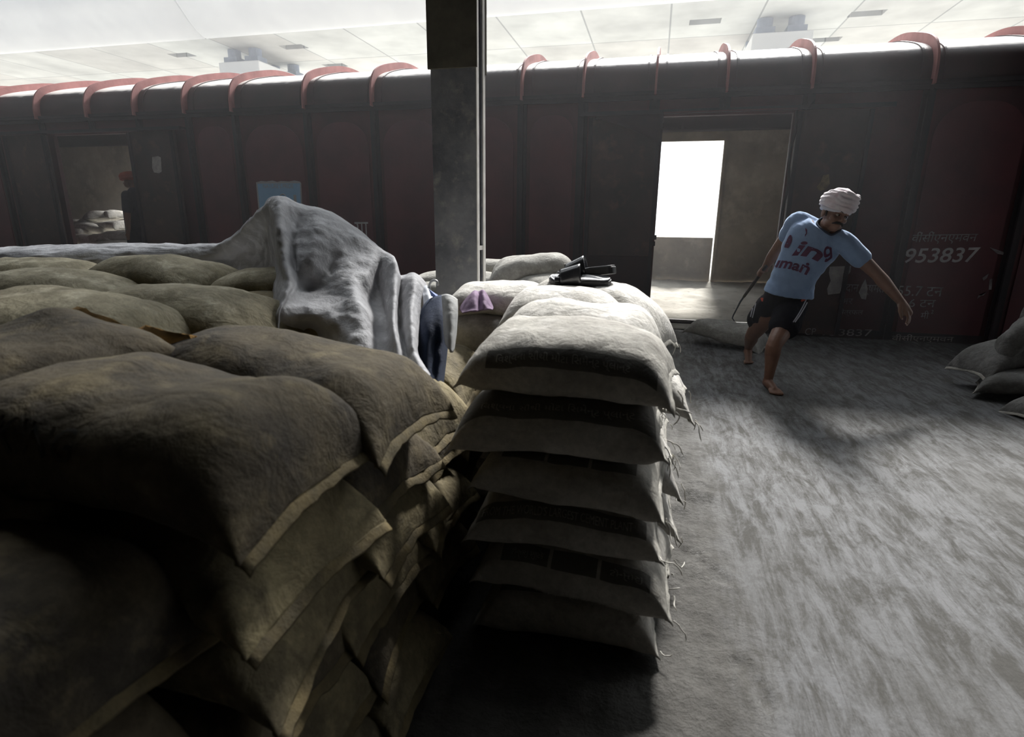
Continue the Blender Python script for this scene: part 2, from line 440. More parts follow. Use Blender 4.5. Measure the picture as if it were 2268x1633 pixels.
def floor_material():
    m = bpy.data.materials.new('cement_dusted_floor')
    t, b = nodes(m)
    N, L = t.nodes.new, t.links.new
    b.inputs['Roughness'].default_value = 0.7
    b.inputs['Specular IOR Level'].default_value = 0.18
    tc = N('ShaderNodeTexCoord')
    P = tc.outputs['Object']
    def nz(scale, detail=6, rough=0.6, st=(1, 1, 1), dist=0.0):
        mp = N('ShaderNodeMapping'); mp.inputs['Scale'].default_value = st
        L(P, mp.inputs['Vector'])
        n = N('ShaderNodeTexNoise'); n.inputs['Scale'].default_value = scale; n.inputs['Detail'].default_value = detail
        n.inputs['Roughness'].default_value = rough; n.inputs['Distortion'].default_value = dist
        L(mp.outputs[0], n.inputs['Vector'])
        return n.outputs['Fac']
    def rmp(fac, a, bb, c=0.0, d=1.0):
        r = N('ShaderNodeMapRange'); r.inputs['From Min'].default_value = a; r.inputs['From Max'].default_value = bb
        r.inputs['To Min'].default_value = c; r.inputs['To Max'].default_value = d
        L(fac, r.inputs['Value']); return r.outputs['Result']
    def mth(op, a, c):
        x = N('ShaderNodeMath'); x.operation = op
        for s, val in ((x.inputs[0], a), (x.inputs[1], c)):
            if isinstance(val, (int, float)): s.default_value = val
            else: L(val, s)
        return x.outputs[0]
    def mix(fac, a, bb):
        x = N('ShaderNodeMix'); x.data_type = 'RGBA'; L(fac, x.inputs['Factor'])
        for s, val in ((x.inputs['A'], a), (x.inputs['B'], bb)):
            if isinstance(val, tuple): s.default_value = (*val, 1)
            else: L(val, s)
        return x.outputs['Result']
    sp = N('ShaderNodeSeparateXYZ'); L(P, sp.inputs[0])
    # loose trodden dust beside the stacks, a lane polished by dragged sacks to the right of it
    edge = mth('ADD', sp.outputs['X'], mth('MULTIPLY', mth('SUBTRACT', nz(2.2, 4, 0.6, (1, 0.5, 1)), 0.5), 0.35))
    lane = rmp(edge, 0.26, 0.42)
    dust = mix(rmp(nz(6, 8, 0.75), 0.36, 0.66), (0.062, 0.059, 0.054), (0.108, 0.104, 0.096))
    patch = mth('ADD', mth('MULTIPLY', nz(9.0, 10, 0.78, (1.0, 0.42, 1), 0.5), 0.60), mth('MULTIPLY', nz(20.0, 8, 0.75, (1.0, 0.14, 1), 0.25), 0.40))
    smear = mix(rmp(patch, 0.435, 0.555), (0.058, 0.056, 0.051), (0.124, 0.125, 0.129))
    smear = mix(rmp(nz(30, 8, 0.8, (1, 0.07, 1), 0.3), 0.54, 0.64, 0, 0.85), smear, (0.050, 0.048, 0.044))
    smear = mix(rmp(nz(1.1, 3, 0.5, (1, 0.5, 1)), 0.48, 0.68, 0, 0.65), smear, (0.070, 0.068, 0.063))
    col = mix(lane, dust, smear)
    L(col, b.inputs['Base Color'])
    L(rmp(patch, 0.43, 0.56, 0.8, 0.52), b.inputs['Roughness'])
    h = mth('ADD', mth('MULTIPLY', nz(34, 7, 0.7), mth('SUBTRACT', 1.4, lane)), mth('MULTIPLY', nz(24, 8, 0.75, (1, 0.12, 1)), mth('MULTIPLY', lane, 0.9)))
    bp = N('ShaderNodeBump'); bp.inputs['Strength'].default_value = 0.75; bp.inputs['Distance'].default_value = 0.014
    L(h, bp.inputs['Height']); L(bp.outputs['Normal'], b.inputs['Normal'])
    return m
M['floor'] = floor_material()

# ------------------------------------------------------------------ setting: floor, shed
def axis(lo, hi, a, b, fine, coarse):
    xs = list(np.arange(lo, a, coarse)) + list(np.arange(a, b, fine)) + list(np.arange(b, hi, coarse)) + [hi]
    return xs
HEAPS = [(atz(1530, 1095), 0.06, 0.035), (atz(1545, 1075), 0.05, 0.028), (atz(1500, 1010), 0.07, 0.035), (atz(1478, 1075), 0.05, 0.03), (atz(1570, 1100), 0.05, 0.022),
         (atz(1500, 1130), 0.05, 0.022), (atz(1465, 960), 0.07, 0.04)]
PRINTS = [(atz(1524, 1225), atz(1600, 1285), 0.030), (atz(1640, 1470), atz(1700, 1560), 0.030)]
def floor_h(x, y):
    k = min(1.0, max(0.0, (0.42 + 0.1 * N3(0, y * 1.4, 3) - x) / 0.18))
    h = k * (0.006 * N3(x * 9, y * 9, 1) + 0.006 * N3(x * 23, y * 23, 2) + 0.004) + (1 - k) * 0.004 * N3(x * 9, y * 1.3, 7)
    if -0.2 < x < 1.2 and 0.8 < y < 3.2:
        for c, r, a in HEAPS:
            d = math.hypot(x - c.x, y - c.y)
            if d < 3 * r:
                h += a * math.exp(-(d / r) ** 2) * (0.65 + 0.9 * abs(N3(x * 30, y * 30, 5)))
        for a, b, r in PRINTS:
            ab = b - a
            t = max(0, min(1, ((x - a.x) * ab.x + (y - a.y) * ab.y) / ab.length_squared))
            d = math.hypot(x - a.x - ab.x * t, y - a.y - ab.y * t)
            if d < r * 1.6:
                h += (-0.007 + 0.003 * math.sin(t * 60)) if d < r else 0.005
    return h
def grid_mesh(name, xs, ys, f):
    vs = [(x, y, f(x, y)) for y in ys for x in xs]
    n = len(xs)
    fs = [(j * n + i, j * n + i + 1, (j + 1) * n + i + 1, (j + 1) * n + i) for j in range(len(ys) - 1) for i in range(n - 1)]
    return mesh_from(name, vs, fs)
fl = link('floor', grid_mesh('floor', axis(-14, 14, -0.7, 2.6, 0.018, 0.25), axis(-7, 6.79, 0.9, 4.2, 0.02, 0.12), floor_h), None, M['floor'])
tag(fl, 'grey concrete platform floor covered in cement dust', kind='structure')
o = boxes('trim_1', [(-14, 14, 6.70, 6.795, -1.1, -0.012)], M['inside']); tag(o, 'platform edge under the wagon side', kind='structure')
o = boxes('ground', [(-90, 90, 6.9, 90, -1.3, -1.15)], M['track']); tag(o, 'pale dusty ground outside beyond the wagon', kind='structure')
ROOF_Z, ROOF_Y = 5.5, 6.4
o = boxes('ceiling', [(-14, -0.45, -7, 2.7, ROOF_Z, ROOF_Z + 0.08), (-14, -0.45, 5.85, 7.9, ROOF_Z, ROOF_Z + 0.08), (-0.45, 2.4, -7, ROOF_Y, ROOF_Z, ROOF_Z + 0.08), (2.4, 9, -7, 7.7, ROOF_Z, ROOF_Z + 0.08)], M['shed']); tag(o, 'dark unseen shed roof above the platform, stepped and gapped to shape the daylight', kind='structure')  # unseen roof; steps and gap added to block sun and admit sky
o = boxes('wall_back', [(-14, 14, -7.2, -7, -0.2, ROOF_Z)], M['shed']); tag(o, 'dark rear wall of the shed', kind='structure')
o = boxes('added_wall_right', [(9, 9.2, -7.2, 2.2, -0.2, ROOF_Z)], M['shed']); tag(o, 'dark unseen wall piece on the far right, added to cut side light', kind='structure')  # partial wall added out of view to cut light from the open end
o = boxes('wall_left', [(-14.2, -14, -7.2, ROOF_Y, -0.2, ROOF_Z)], M['shed']); tag(o, 'dark end wall of the shed', kind='structure')

# ------------------------------------------------------------------ flyover
fly = empty('flyover', (0, 30, 0), 'pale concrete road flyover whose underside hangs high above the wagon roof', 'bridge')
DZ = 9.0
def add(o, root): return local(o, root)
VENTS = [(650, 104), (403, 122), (742, 145), (1562, 48), (1920, 30), (1828, 88)]
# the deck soffit is cut out around the drain openings by building it from strips
vx = [(atz(u, v, DZ).x, atz(u, v, DZ).y) for u, v in VENTS]
DY0, DY1 = 24.45, 37.0
def deck_boxes():
    ys = sorted({DY0, DY1} | {y + s for _, y in vx for s in (-0.33, 0.33)})
    out = []
    for y0, y1 in zip(ys, ys[1:]):
        ym = (y0 + y1) / 2
        holes = sorted((x - 0.62, x + 0.62) for x, y in vx if y - 0.33 <= ym <= y + 0.33)
        x = -70.0
        for a, b in holes:
            out.append((x, a, y0, y1, DZ, DZ + 0.35)); x = b
        out.append((x, 60.0, y0, y1, DZ, DZ + 0.35))
    return out
add(boxes('deck', deck_boxes(), M['deck']), fly)
add(boxes('road_slab', [(-70, 60, 22.6, DY1, DZ + 1.45, DZ + 1.6)], M['pier']), fly)
for x, y in vx:
    add(boxes('drain_opening', [(x - 0.62, x + 0.62, y - 0.33, y + 0.33, DZ + 0.33, DZ + 0.43)], M['vent']), fly)
prof = spline([(24.5, 9.0), (24.15, 9.04), (23.6, 9.35), (23.1, 9.8), (22.7, 10.2), (22.5, 10.6)], 5)
def wing(name, x0, x1):
    xs = np.linspace(x0, x1, max(2, int((x1 - x0) / 2)))
    vs, fs = [], []
    for x in xs:
        for y, z in prof: vs.append((x, y, z))
        for y, z in prof[::-1]: vs.append((x, y + 0.3, z + 0.15))
    n = 2 * len(prof)
    for i in range(len(xs) - 1):
        for k in range(n):
            fs.append((i * n + k, i * n + (k + 1) % n, (i + 1) * n + (k + 1) % n, (i + 1) * n + k))
    fs.append(tuple(range(n))[::-1]); fs.append(tuple((len(xs) - 1) * n + k for k in range(n)))
    return add(link(name, mesh_from(name, vs, fs), None, M['pier']), fly)
jx = atz(456, 86, DZ).x
wing('wing_soffit', -70, jx - 0.04); wing('wing_soffit', jx + 0.04, 60)
for (u0, v0), (u1, v1) in (((480, 137), (583, 137)), ((1668, 72), (1798, 72))):
    a, b = atz(u0, v0, 8.35), atz(u1, v1, 8.35)
    y0 = a.y + 0.1
    cp = add(boxes('pier_cap', [(a.x, b.x, y0, y0 + 4.2, 6.9, 8.35)], M['pier'], bevel=0.05), fly)
    xm = (a.x + b.x) / 2
    add(boxes('pier', [(xm - 0.7, xm + 0.7, y0 + 1.2, y0 + 3.0, -1.2, 6.95)], M['pier'], bevel=0.1), fly)
    for k, (dx, dy) in enumerate(((-0.62, 0.35), (0.55, 0.35), (-0.62, 3.4), (0.55, 3.4))):
        bm = bmesh.new()
        box(bm, xm + dx - 0.36, xm + dx + 0.36, y0 + dy - 0.1, y0 + dy + 0.6, 8.36, 8.62)
        tube(bm, [(xm + dx, y0 + dy + 0.25, 8.6), (xm + dx, y0 + dy + 0.25, 8.98)], 0.3, 16, cap=False)
        add(link('bearing', from_bm('bearing', bm), None, M['bearing']), fly)

# ------------------------------------------------------------------ freight wagon
B = 6.839
FAR = 9.62
X0, X1 = -15.0, 5.2
RIBS = [-13.4, -12.4, -11.45, -10.5, -9.58, -8.69, -7.79, -6.98, -6.17, -5.44, -4.38, -3.45, -2.5, -1.583, -0.883, -0.103, 0.623, 1.44, 2.52, 3.5, 4.4]
ZT = 2.56
DOORS = [(-8.53, -7.10), (0.0, 1.31)]
DZ0, DZ1 = 0.10, 2.33
wag = empty('freight_wagon', (-3.5, 8.2, 0), 'long dark red covered railway freight wagon with hooped roof and two open doorways', 'railway wagon')
def wadd(o): return local(o, wag)
segs = []
x = X0
for a, b in DOORS:
    segs.append((x, a, B, B + 0.06, -0.02, ZT)); segs.append((a, b, B, B + 0.06, DZ1, ZT)); x = b
segs.append((x, X1, B, B + 0.06, -0.02, ZT))
wadd(boxes('side_wall', segs, M['wagon']))
# far wall with openings opposite, widened out of view to let in light
OPEN = [(-9.85, -7.25, 0.32), (-1.9, 0.925, 0.965)]
segs = []
x = X0
for a, b, z0 in OPEN:
    segs.append((x, a, FAR, FAR + 0.06, -0.02, ZT)); segs.append((a, b, FAR, FAR + 0.06, 2.41, ZT))
    x = b
segs.append((x, X1, FAR, FAR + 0.06, -0.02, ZT))
fwall = wadd(boxes('far_wall', segs, M['inside']))
wadd(boxes('half_door', [(-1.9, 0.900, FAR + 0.01, FAR + 0.05, 0.1, 0.965)], M['inside']))
bm = bmesh.new()
box(bm, 0.925, 0.965, FAR - 0.035, FAR, 0.1, 2.41)
for z in (1.0, 1.3, 1.6, 1.9, 2.2):
    box(bm, 0.965, 0.985, FAR - 0.03, FAR - 0.01, z, z + 0.03)
wadd(link('door_jamb', from_bm('door_jamb', bm), None, M['inside']))
wadd(boxes('end_wall', [(X0, X0 + 0.06, B, FAR, -0.02, ZT), (X0, X0 + 0.06, B + 0.3, FAR - 0.3, ZT, 2.95)], M['inside']))
wadd(boxes('end_wall', [(X1 - 0.06, X1, B, FAR, -0.02, ZT), (X1 - 0.06, X1, B + 0.3, FAR - 0.3, ZT, 2.95)], M['inside']))
def spill_h(x, y):
    k = (y - B) / (FAR - B)
    return 0.105 + 0.20 * max(0, k - 0.08) ** 1.1 + 0.030 * FB(x * 2.2, y * 2.2, 4) * min(1, k * 4) + 0.010 * N3(x * 11, y * 11, 4) * min(1, k * 5)
wadd(link('wagon_floor', grid_mesh('wagon_floor', axis(X0 + 0.05, X1 - 0.05, -1.0, 2.6, 0.04, 0.3), list(np.arange(B + 0.02, FAR + 0.02, 0.045)), spill_h), None, M['spill']))
wadd(boxes('floor_edge', [(X0, X1, B - 0.01, B + 0.10, -0.05, 0.085)], M['rib']))
# sloping sill plate in the right doorway
bm = bmesh.new()
a = [(0.0, B - 0.05, 0.012), (1.30, B - 0.05, 0.012), (1.30, B + 0.015, 0.085), (0.05, B + 0.015, 0.085)]
v0 = [bm.verts.new(p) for p in a]; v1 = [bm.verts.new((p[0], p[1], p[2] - 0.012)) for p in a]
bm.faces.new(v0); bm.faces.new(v1[::-1])
for k in range(4): bm.faces.new((v0[k], v0[(k + 1) % 4], v1[(k + 1) % 4], v1[k]))
wadd(link('sill_plate', from_bm('sill_plate', bm), None, M['spill']))
# roof: rises from the cornice, rolls over the shoulder, gentle crown
RP = spline([(B, 2.54), (B + 0.005, 2.70), (B + 0.05, 2.83), (B + 0.17, 2.93), (B + 0.45, 3.035), (B + 0.95, 3.165), (B + 1.40, 3.20), (B + 1.85, 3.165), (B + 2.35, 3.035), (B + 2.63, 2.93), (B + 2.78, 2.75), (B + 2.79, 2.54)], 5)
def roof_strip(x0, x1, off0, off1, nx=2):
    pts = []
    for i, p in enumerate(RP):
        q0 = RP[max(0, i - 1)]; q1 = RP[min(len(RP) - 1, i + 1)]
        t = np.array(q1) - np.array(q0); t /= np.linalg.norm(t)
        n = np.array((-t[1], t[0]))
        pts.append((p + n * off0, p + n * off1))
    bm = bmesh.new()
    rows = []
    for x in np.linspace(x0, x1, nx):
        rows.append([bm.verts.new((x, *q)) for _, q in pts] + [bm.verts.new((x, *p)) for p, _ in pts[::-1]])
    n = len(rows[0])
    for r0, r1 in zip(rows, rows[1:]):
        for k in range(n):
            bm.faces.new((r0[k], r0[(k + 1) % n], r1[(k + 1) % n], r1[k]))
    bm.faces.new(rows[0]); bm.faces.new(rows[-1][::-1])
    return bm
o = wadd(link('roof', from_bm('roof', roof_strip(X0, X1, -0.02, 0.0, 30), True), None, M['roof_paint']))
for x in RIBS:
    wadd(link('roof_hoop', from_bm('roof_hoop', roof_strip(x - 0.011, x + 0.011, -0.01, 0.088)), None, M['hoop']))
    lo = 0.0
    if any(a - 0.05 < x < b + 0.05 for a, b in DOORS): lo = 2.36
    wadd(boxes('stanchion', [(x - 0.018, x + 0.018, B - 0.045, B + 0.001, lo, 2.5), (x - 0.055, x + 0.055, B - 0.014, B + 0.001, lo, 2.5)], M['rib']))
    for d in (-0.09, 0.1):
        if x > -7:
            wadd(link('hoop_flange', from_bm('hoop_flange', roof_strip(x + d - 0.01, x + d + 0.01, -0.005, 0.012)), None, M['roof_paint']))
wadd(boxes('cornice', [(X0, X1, B - 0.035, B + 0.005, 2.50, 2.585), (X0, X1, B - 0.05, B - 0.03, 2.545, 2.585)], M['rib']))
# pressed panels with round shoulders between the stanchions
for x0, x1 in zip(RIBS, RIBS[1:]):
    a, b = x0 + 0.10, x1 - 0.10
    if any(a < d1 + 0.80 and b > d0 - 0.82 for d0, d1 in DOORS):
        continue
    r = (b - a) * 0.42
    out = [(a, 0.06), (b, 0.06), (b, 2.38 - r)]
    for k in range(1, 9):
        q = k * math.pi / 16
        out.append((b - r + r * math.cos(q), 2.38 - r + r * math.sin(q)))
    for k in range(8, 16):
        q = k * math.pi / 16
        out.append((a + r + r * math.cos(q), 2.38 - r + r * math.sin(q)))
    out.append((a, 2.38 - r))
    bm = bmesh.new()
    f = [bm.verts.new((p[0], B - 0.009, p[1])) for p in out]; g = [bm.verts.new((p[0], B + 0.002, p[1])) for p in out]
    bm.faces.new(f)
    for k in range(len(out)): bm.faces.new((f[k], f[(k + 1) % len(out)], g[(k + 1) % len(out)], g[k]))
    wadd(link('wall_panel', from_bm('wall_panel', bm), None, M['panel']))
# slid-open doors
def side_door(x0, x1, slant=0.0, low=True, lab=None):
    d = wadd(boxes('door', [(x0, x1, B - 0.10, B - 0.055, 0.03, 2.335)], M['door'], bevel=0.006))
    if lab: d['label'] = lab
    def sub(o):
        o.parent = d; o.location = o.location
        return o
    if low:
        sub(boxes('kick_plate', [(x0 + 0.06, x1 - 0.015, B - 0.112, B - 0.099, 0.05, 0.83)], M['door_low'], bevel=0.004))
    sub(boxes('door_edge', [(x0 + 0.002, x0 + 0.045, B - 0.13, B - 0.099, 0.04, 2.32)], M['rib']))
    sub(boxes('door_edge', [(x1 - 0.04, x1 - 0.002, B - 0.13, B - 0.099, 0.04, 2.32)], M['rib']))
    return d
d1 = side_door(-0.80, -0.015, lab='grimy red left door of the doorway behind the labourer')
d2 = side_door(1.335, 2.03, low=False)
d3 = side_door(-7.10, -6.36, low=False)
d4 = side_door(-9.32, -8.56, low=False)
# latch lugs on the right doorway's left door
for z, s in ((2.20, 0.03), (1.02, 0.035), (0.95, 0.025)):
    o = boxes('latch_lug', [(-0.02, -0.015 + s, B - 0.11, B - 0.06, z, z + 0.05)], M['rib'], bevel=0.005); o.parent = d1
# torn sheet hanging over the top of that door
vs = []
fs = []
nx, nz_ = 16, 6
for j in range(nz_):
    for i in range(nx):
        s, t = i / (nx - 1), j / (nz_ - 1)
        drop = (0.05 + 0.28 * s ** 1.5) * t
        vs.append((-0.72 + 0.72 * s, B - 0.135 - 0.02 * N3(s * 6, t * 4, 9) - 0.01 * t, 2.345 - drop - 0.012 * N3(s * 8, 2, t)))
fs = [(j * nx + i, j * nx + i + 1, (j + 1) * nx + i + 1, (j + 1) * nx + i) for j in range(nz_ - 1) for i in range(nx - 1)]
o = link('torn_cover', mesh_from('torn_cover', vs, fs), d1, M['door_low'])
md = o.modifiers.new('s', 'SOLIDIFY'); md.thickness = 0.006
for a, b in ((-9.4, -6.2), (-0.9, 2.2)):
    wadd(boxes('door_rail', [(a, b, B - 0.15, B - 0.04, 2.35, 2.375), (a, b, B - 0.155, B - 0.145, 2.335, 2.375)], M['rib']))
wadd(boxes('rail_lip', [(0.0, 1.31, B - 0.158, B - 0.15, 2.338, 2.35)], M['wagon']))
# hanging chains/ropes at the edge of the doorways
for x0_, x1_ in ((1.315, 1.30), (-8.545, -8.55)):
    bm = bmesh.new()
    tube(bm, [(x0_ + 0.012 * math.sin(k * 1.1), B - 0.11 - 0.01 * math.cos(k), 2.32 - k * 0.10) for k in range(18)], 0.014, 8)
    wadd(link('hanging_strap', from_bm('hanging_strap', bm, True), None, M['rib']))
# lettering
def wall_text(body, u0, v0, u1, v1, h, name, m, shear=0.0, yy=None, bold=0.0, parent=None):
    yy = B - 0.011 if yy is None else yy
    a, b = at(u0, v0, yy), at(u1, v1, yy)
    vs, fs = text_geo(body, 1.0, 'LEFT', 0.0, 1.0, bold)
    xs = [v.x for v in vs]; ys = [v.y for v in vs]
    sx = (b.x - a.x) / (max(xs) - min(xs)); sz = h / (max(ys) - min(ys))
    q = []
    for v in vs:
        s = (v.x - min(xs)) / (max(xs) - min(xs))
        zz = (v.y - min(ys)) * sz
        q.append((a.x + (b.x - a.x) * s + shear * zz, yy, a.z + (b.z - a.z) * s + zz))
    o = link(name, mesh_from(name, q, fs, False), None, m)
    if parent is None: wadd(o)
    else: o.parent = parent
    return o
wall_text('953837', 1998, 583, 2160, 581, 0.152, 'painted_number', M['paint_white'], 0.14, bold=0.012)
wall_text('वींसींएनएमवन', 2016, 541, 2160, 539, 0.125, 'painted_lettering', M['paint_dim'], 0.1)
wall_text('लदान क्षमता', 1858, 652, 1962, 655, 0.11, 'painted_lettering', M['paint_dim'])
wall_text('55.7 टन', 1986, 655, 2086, 657, 0.105, 'painted_lettering', M['paint_dim'])
wall_text('टेअर', 1848, 673, 1888, 674, 0.085, 'painted_lettering', M['paint_dim'])
wall_text('6 टन', 2012, 680, 2070, 681, 0.085, 'painted_lettering', M['paint_dim'])
wall_text('क्षेत्रफल', 1845, 700, 1910, 701, 0.085, 'painted_lettering', M['paint_dim'])
wall_text('मी', 2038, 706, 2056, 706, 0.085, 'painted_lettering', M['paint_dim'])
wall_text('2', 2061, 695, 2067, 695, 0.04, 'painted_lettering', M['paint_dim'])
wall_text('CP', 1782, 742, 1806, 742, 0.075, 'painted_lettering', M['paint_dim'], yy=B - 0.103)
wall_text('953837', 1818, 743, 1930, 745, 0.075, 'painted_lettering', M['paint_dim'], yy=B - 0.015)
wall_text('वींसींएनएमवन', 1974, 757, 2110, 760, 0.085, 'painted_lettering', M['paint_dim'])
wall_text('या', 787, 527, 817, 527, 0.20, 'painted_lettering', M['paint_white'])
def patch(name, pts, m, yy, parent=None, th=0.003):
    bm = bmesh.new()
    q = [at(u, v, yy) for u, v in pts]
    f = [bm.verts.new((p.x, yy, p.z)) for p in q]; g = [bm.verts.new((p.x, yy + th, p.z)) for p in q]
    bm.faces.new(f)
    for k in range(len(q)): bm.faces.new((f[k], f[(k + 1) % len(q)], g[(k + 1) % len(q)], g[k]))
    o = link(name, from_bm(name, bm), None, m)
    if parent is None: wadd(o)
    else: o.parent = parent
    return o
po = patch('poster', [(567, 404), (578, 401), (590, 402), (603, 400), (614, 403), (622, 401), (640, 402), (652, 400), (664, 402), (667, 406), (670, 470), (672, 560), (583, 560), (573, 470)], M['poster_rim'], B - 0.013)
po['label'] = 'blue poster with pale worn edges'
patch('poster_print', [(570, 407), (664, 406), (667, 470), (669, 556), (585, 556), (576, 470)], M['blue'], B - 0.016, po)
wall_text("NATURE'S PRIDE", 583, 417, 650, 417, 0.055, 'poster_lettering', M['poster_rim'], parent=po, yy=B - 0.018)
wall_text('1', 652, 458, 658, 458, 0.15, 'poster_lettering', M['poster_rim'], parent=po, yy=B - 0.018)
bm = bmesh.new()
c = at(627, 438, B - 0.018)
tube(bm, [(c.x + 0.045 * math.cos(q), B - 0.017, c.z + 0.045 * math.sin(q)) for q in np.linspace(0, 2 * math.pi, 25)], 0.006, 6)
o = link('poster_emblem', from_bm('poster_emblem', bm), po, M['poster_rim'])
for pts, m, yy, nm in (
        ([(337, 348), (350, 346), (356, 349), (358, 380), (352, 384), (341, 382), (337, 372)], M['paper'], B - 0.103, 'pasted_paper'),
        ([(1838, 591), (1885, 589), (1884, 602), (1876, 612), (1868, 604), (1866, 622), (1868, 632), (1860, 650), (1834, 653), (1832, 640), (1840, 622), (1836, 606)], M['paper'], B - 0.103, 'torn_paper'),
        ([(1910, 630), (1917, 618), (1922, 640), (1918, 664), (1908, 662), (1902, 648)], M['paper'], B - 0.014, 'torn_paper'),
        ([(1824, 388), (1836, 386), (1838, 408), (1830, 418), (1816, 424), (1808, 415), (1818, 402)], M['rust_paper'], B - 0.103, 'torn_paper')):
    wadd_o = patch(nm, pts, m, yy)
for pts in ([(2192, 548), (2222, 558), (2228, 566), (2208, 562)], [(2176, 616), (2190, 606), (2186, 616), (2178, 622)], [(2192, 618), (2198, 618), (2196, 642), (2190, 642)], [(2164, 662), (2186, 646), (2178, 655), (2168, 654)]):
    patch('paint_scrape', pts, M['paint_dim'], B - 0.012)

# ------------------------------------------------------------------ sacks
class Sack:
    def __init__(s, L=0.60, W=0.42, T=0.165, seed=1, flat=0.8, bl=0.02, br=0.02, side=0.012, lump=0.0, lp=0.0, nz=1.0, tw=0.0, fill=0.52, td=0.0, drop=0.72):
        s.L, s.W, s.T, s.seed, s.flat, s.bl, s.br, s.side, s.lump, s.lp, s.nz, s.tw, s.fill, s.td, s.drop = L, W, T, seed * 3.71, flat, bl, br, side, lump, lp, nz, tw, fill, td, drop
    def hw(s, a):
        return s.W / 2 * (0.95 + 0.07 * a ** 4)
    def base(s, t, th):
        a = min(1.0, abs(t))
        env = max(0.0, 1 - max(0.0, (a - s.fill) / (1 - s.fill)) ** 2.2) ** 0.62
        h = s.T / 2 * env * (1 + s.lump * math.cos(t * 4.6 + s.lp)) + 0.004
        w = s.hw(a)
        c, sn = math.cos(th), math.sin(th)
        e = 0.66
        y = w * math.copysign(abs(c) ** e, c)
        z = h * math.copysign(abs(sn) ** e, sn)
        z -= s.T / 2 * s.flat * s.drop * (1 - env)
        x = s.L / 2 * t - math.copysign(s.L * 0.030 * (1 - (y / w) ** 2) * a ** 6, t)
        return x, y, z
    def deform(s, x, y, z):
        a = min(1.08, abs(x) / (s.L / 2))
        sd = s.seed
        if z < 0: z *= s.flat
        p = max(0.0, (a - 0.55) / 0.45)
        p = p * p * max(0.0, 1.25 - p)
        sg = 1 if x > 0 else -1
        z += 0.011 * s.nz * p * N3(y * 24 + sd, sg * 5.1, sd) + 0.006 * s.nz * p * N3(y * 55, sg * 3, sd + 4)
        z += s.nz * (0.017 * N3(x * 4.5 + sd, y * 4.5, sd) + 0.008 * N3(x * 11, y * 11 + sd, z * 8) + 0.005 * (0.3 - abs(N3(x * 15, y * 19 + sd, z * 15))))
        y += s.nz * 0.010 * N3(x * 5, z * 6 + sd, sd + 9)
        x += s.nz * 0.012 * p * N3(y * 6, sd, sg)
        k = (2 * x / s.L)
        z -= (s.br if x > 0 else s.bl) * k * k
        z -= s.side * (2 * y / s.W) ** 2
        if x > 0 and a > 0.72: z -= s.td * ((a - 0.72) / 0.28) ** 2
        z += s.tw * (2 * x / s.L) * (2 * y / s.W)
        return x, y, z
    def p(s, t, th): return Vector(s.deform(*s.base(t, th)))
    def arc(s, t=0.0):                       # arc length from the near edge (th = pi) over the top
        ths = np.linspace(math.pi, math.pi / 2, 40)
        q = [s.p(t, a) for a in ths]
        d = [0.0]
        for a, b in zip(q, q[1:]): d.append(d[-1] + (b - a).length)
        return d, list(ths)
SID = [0]
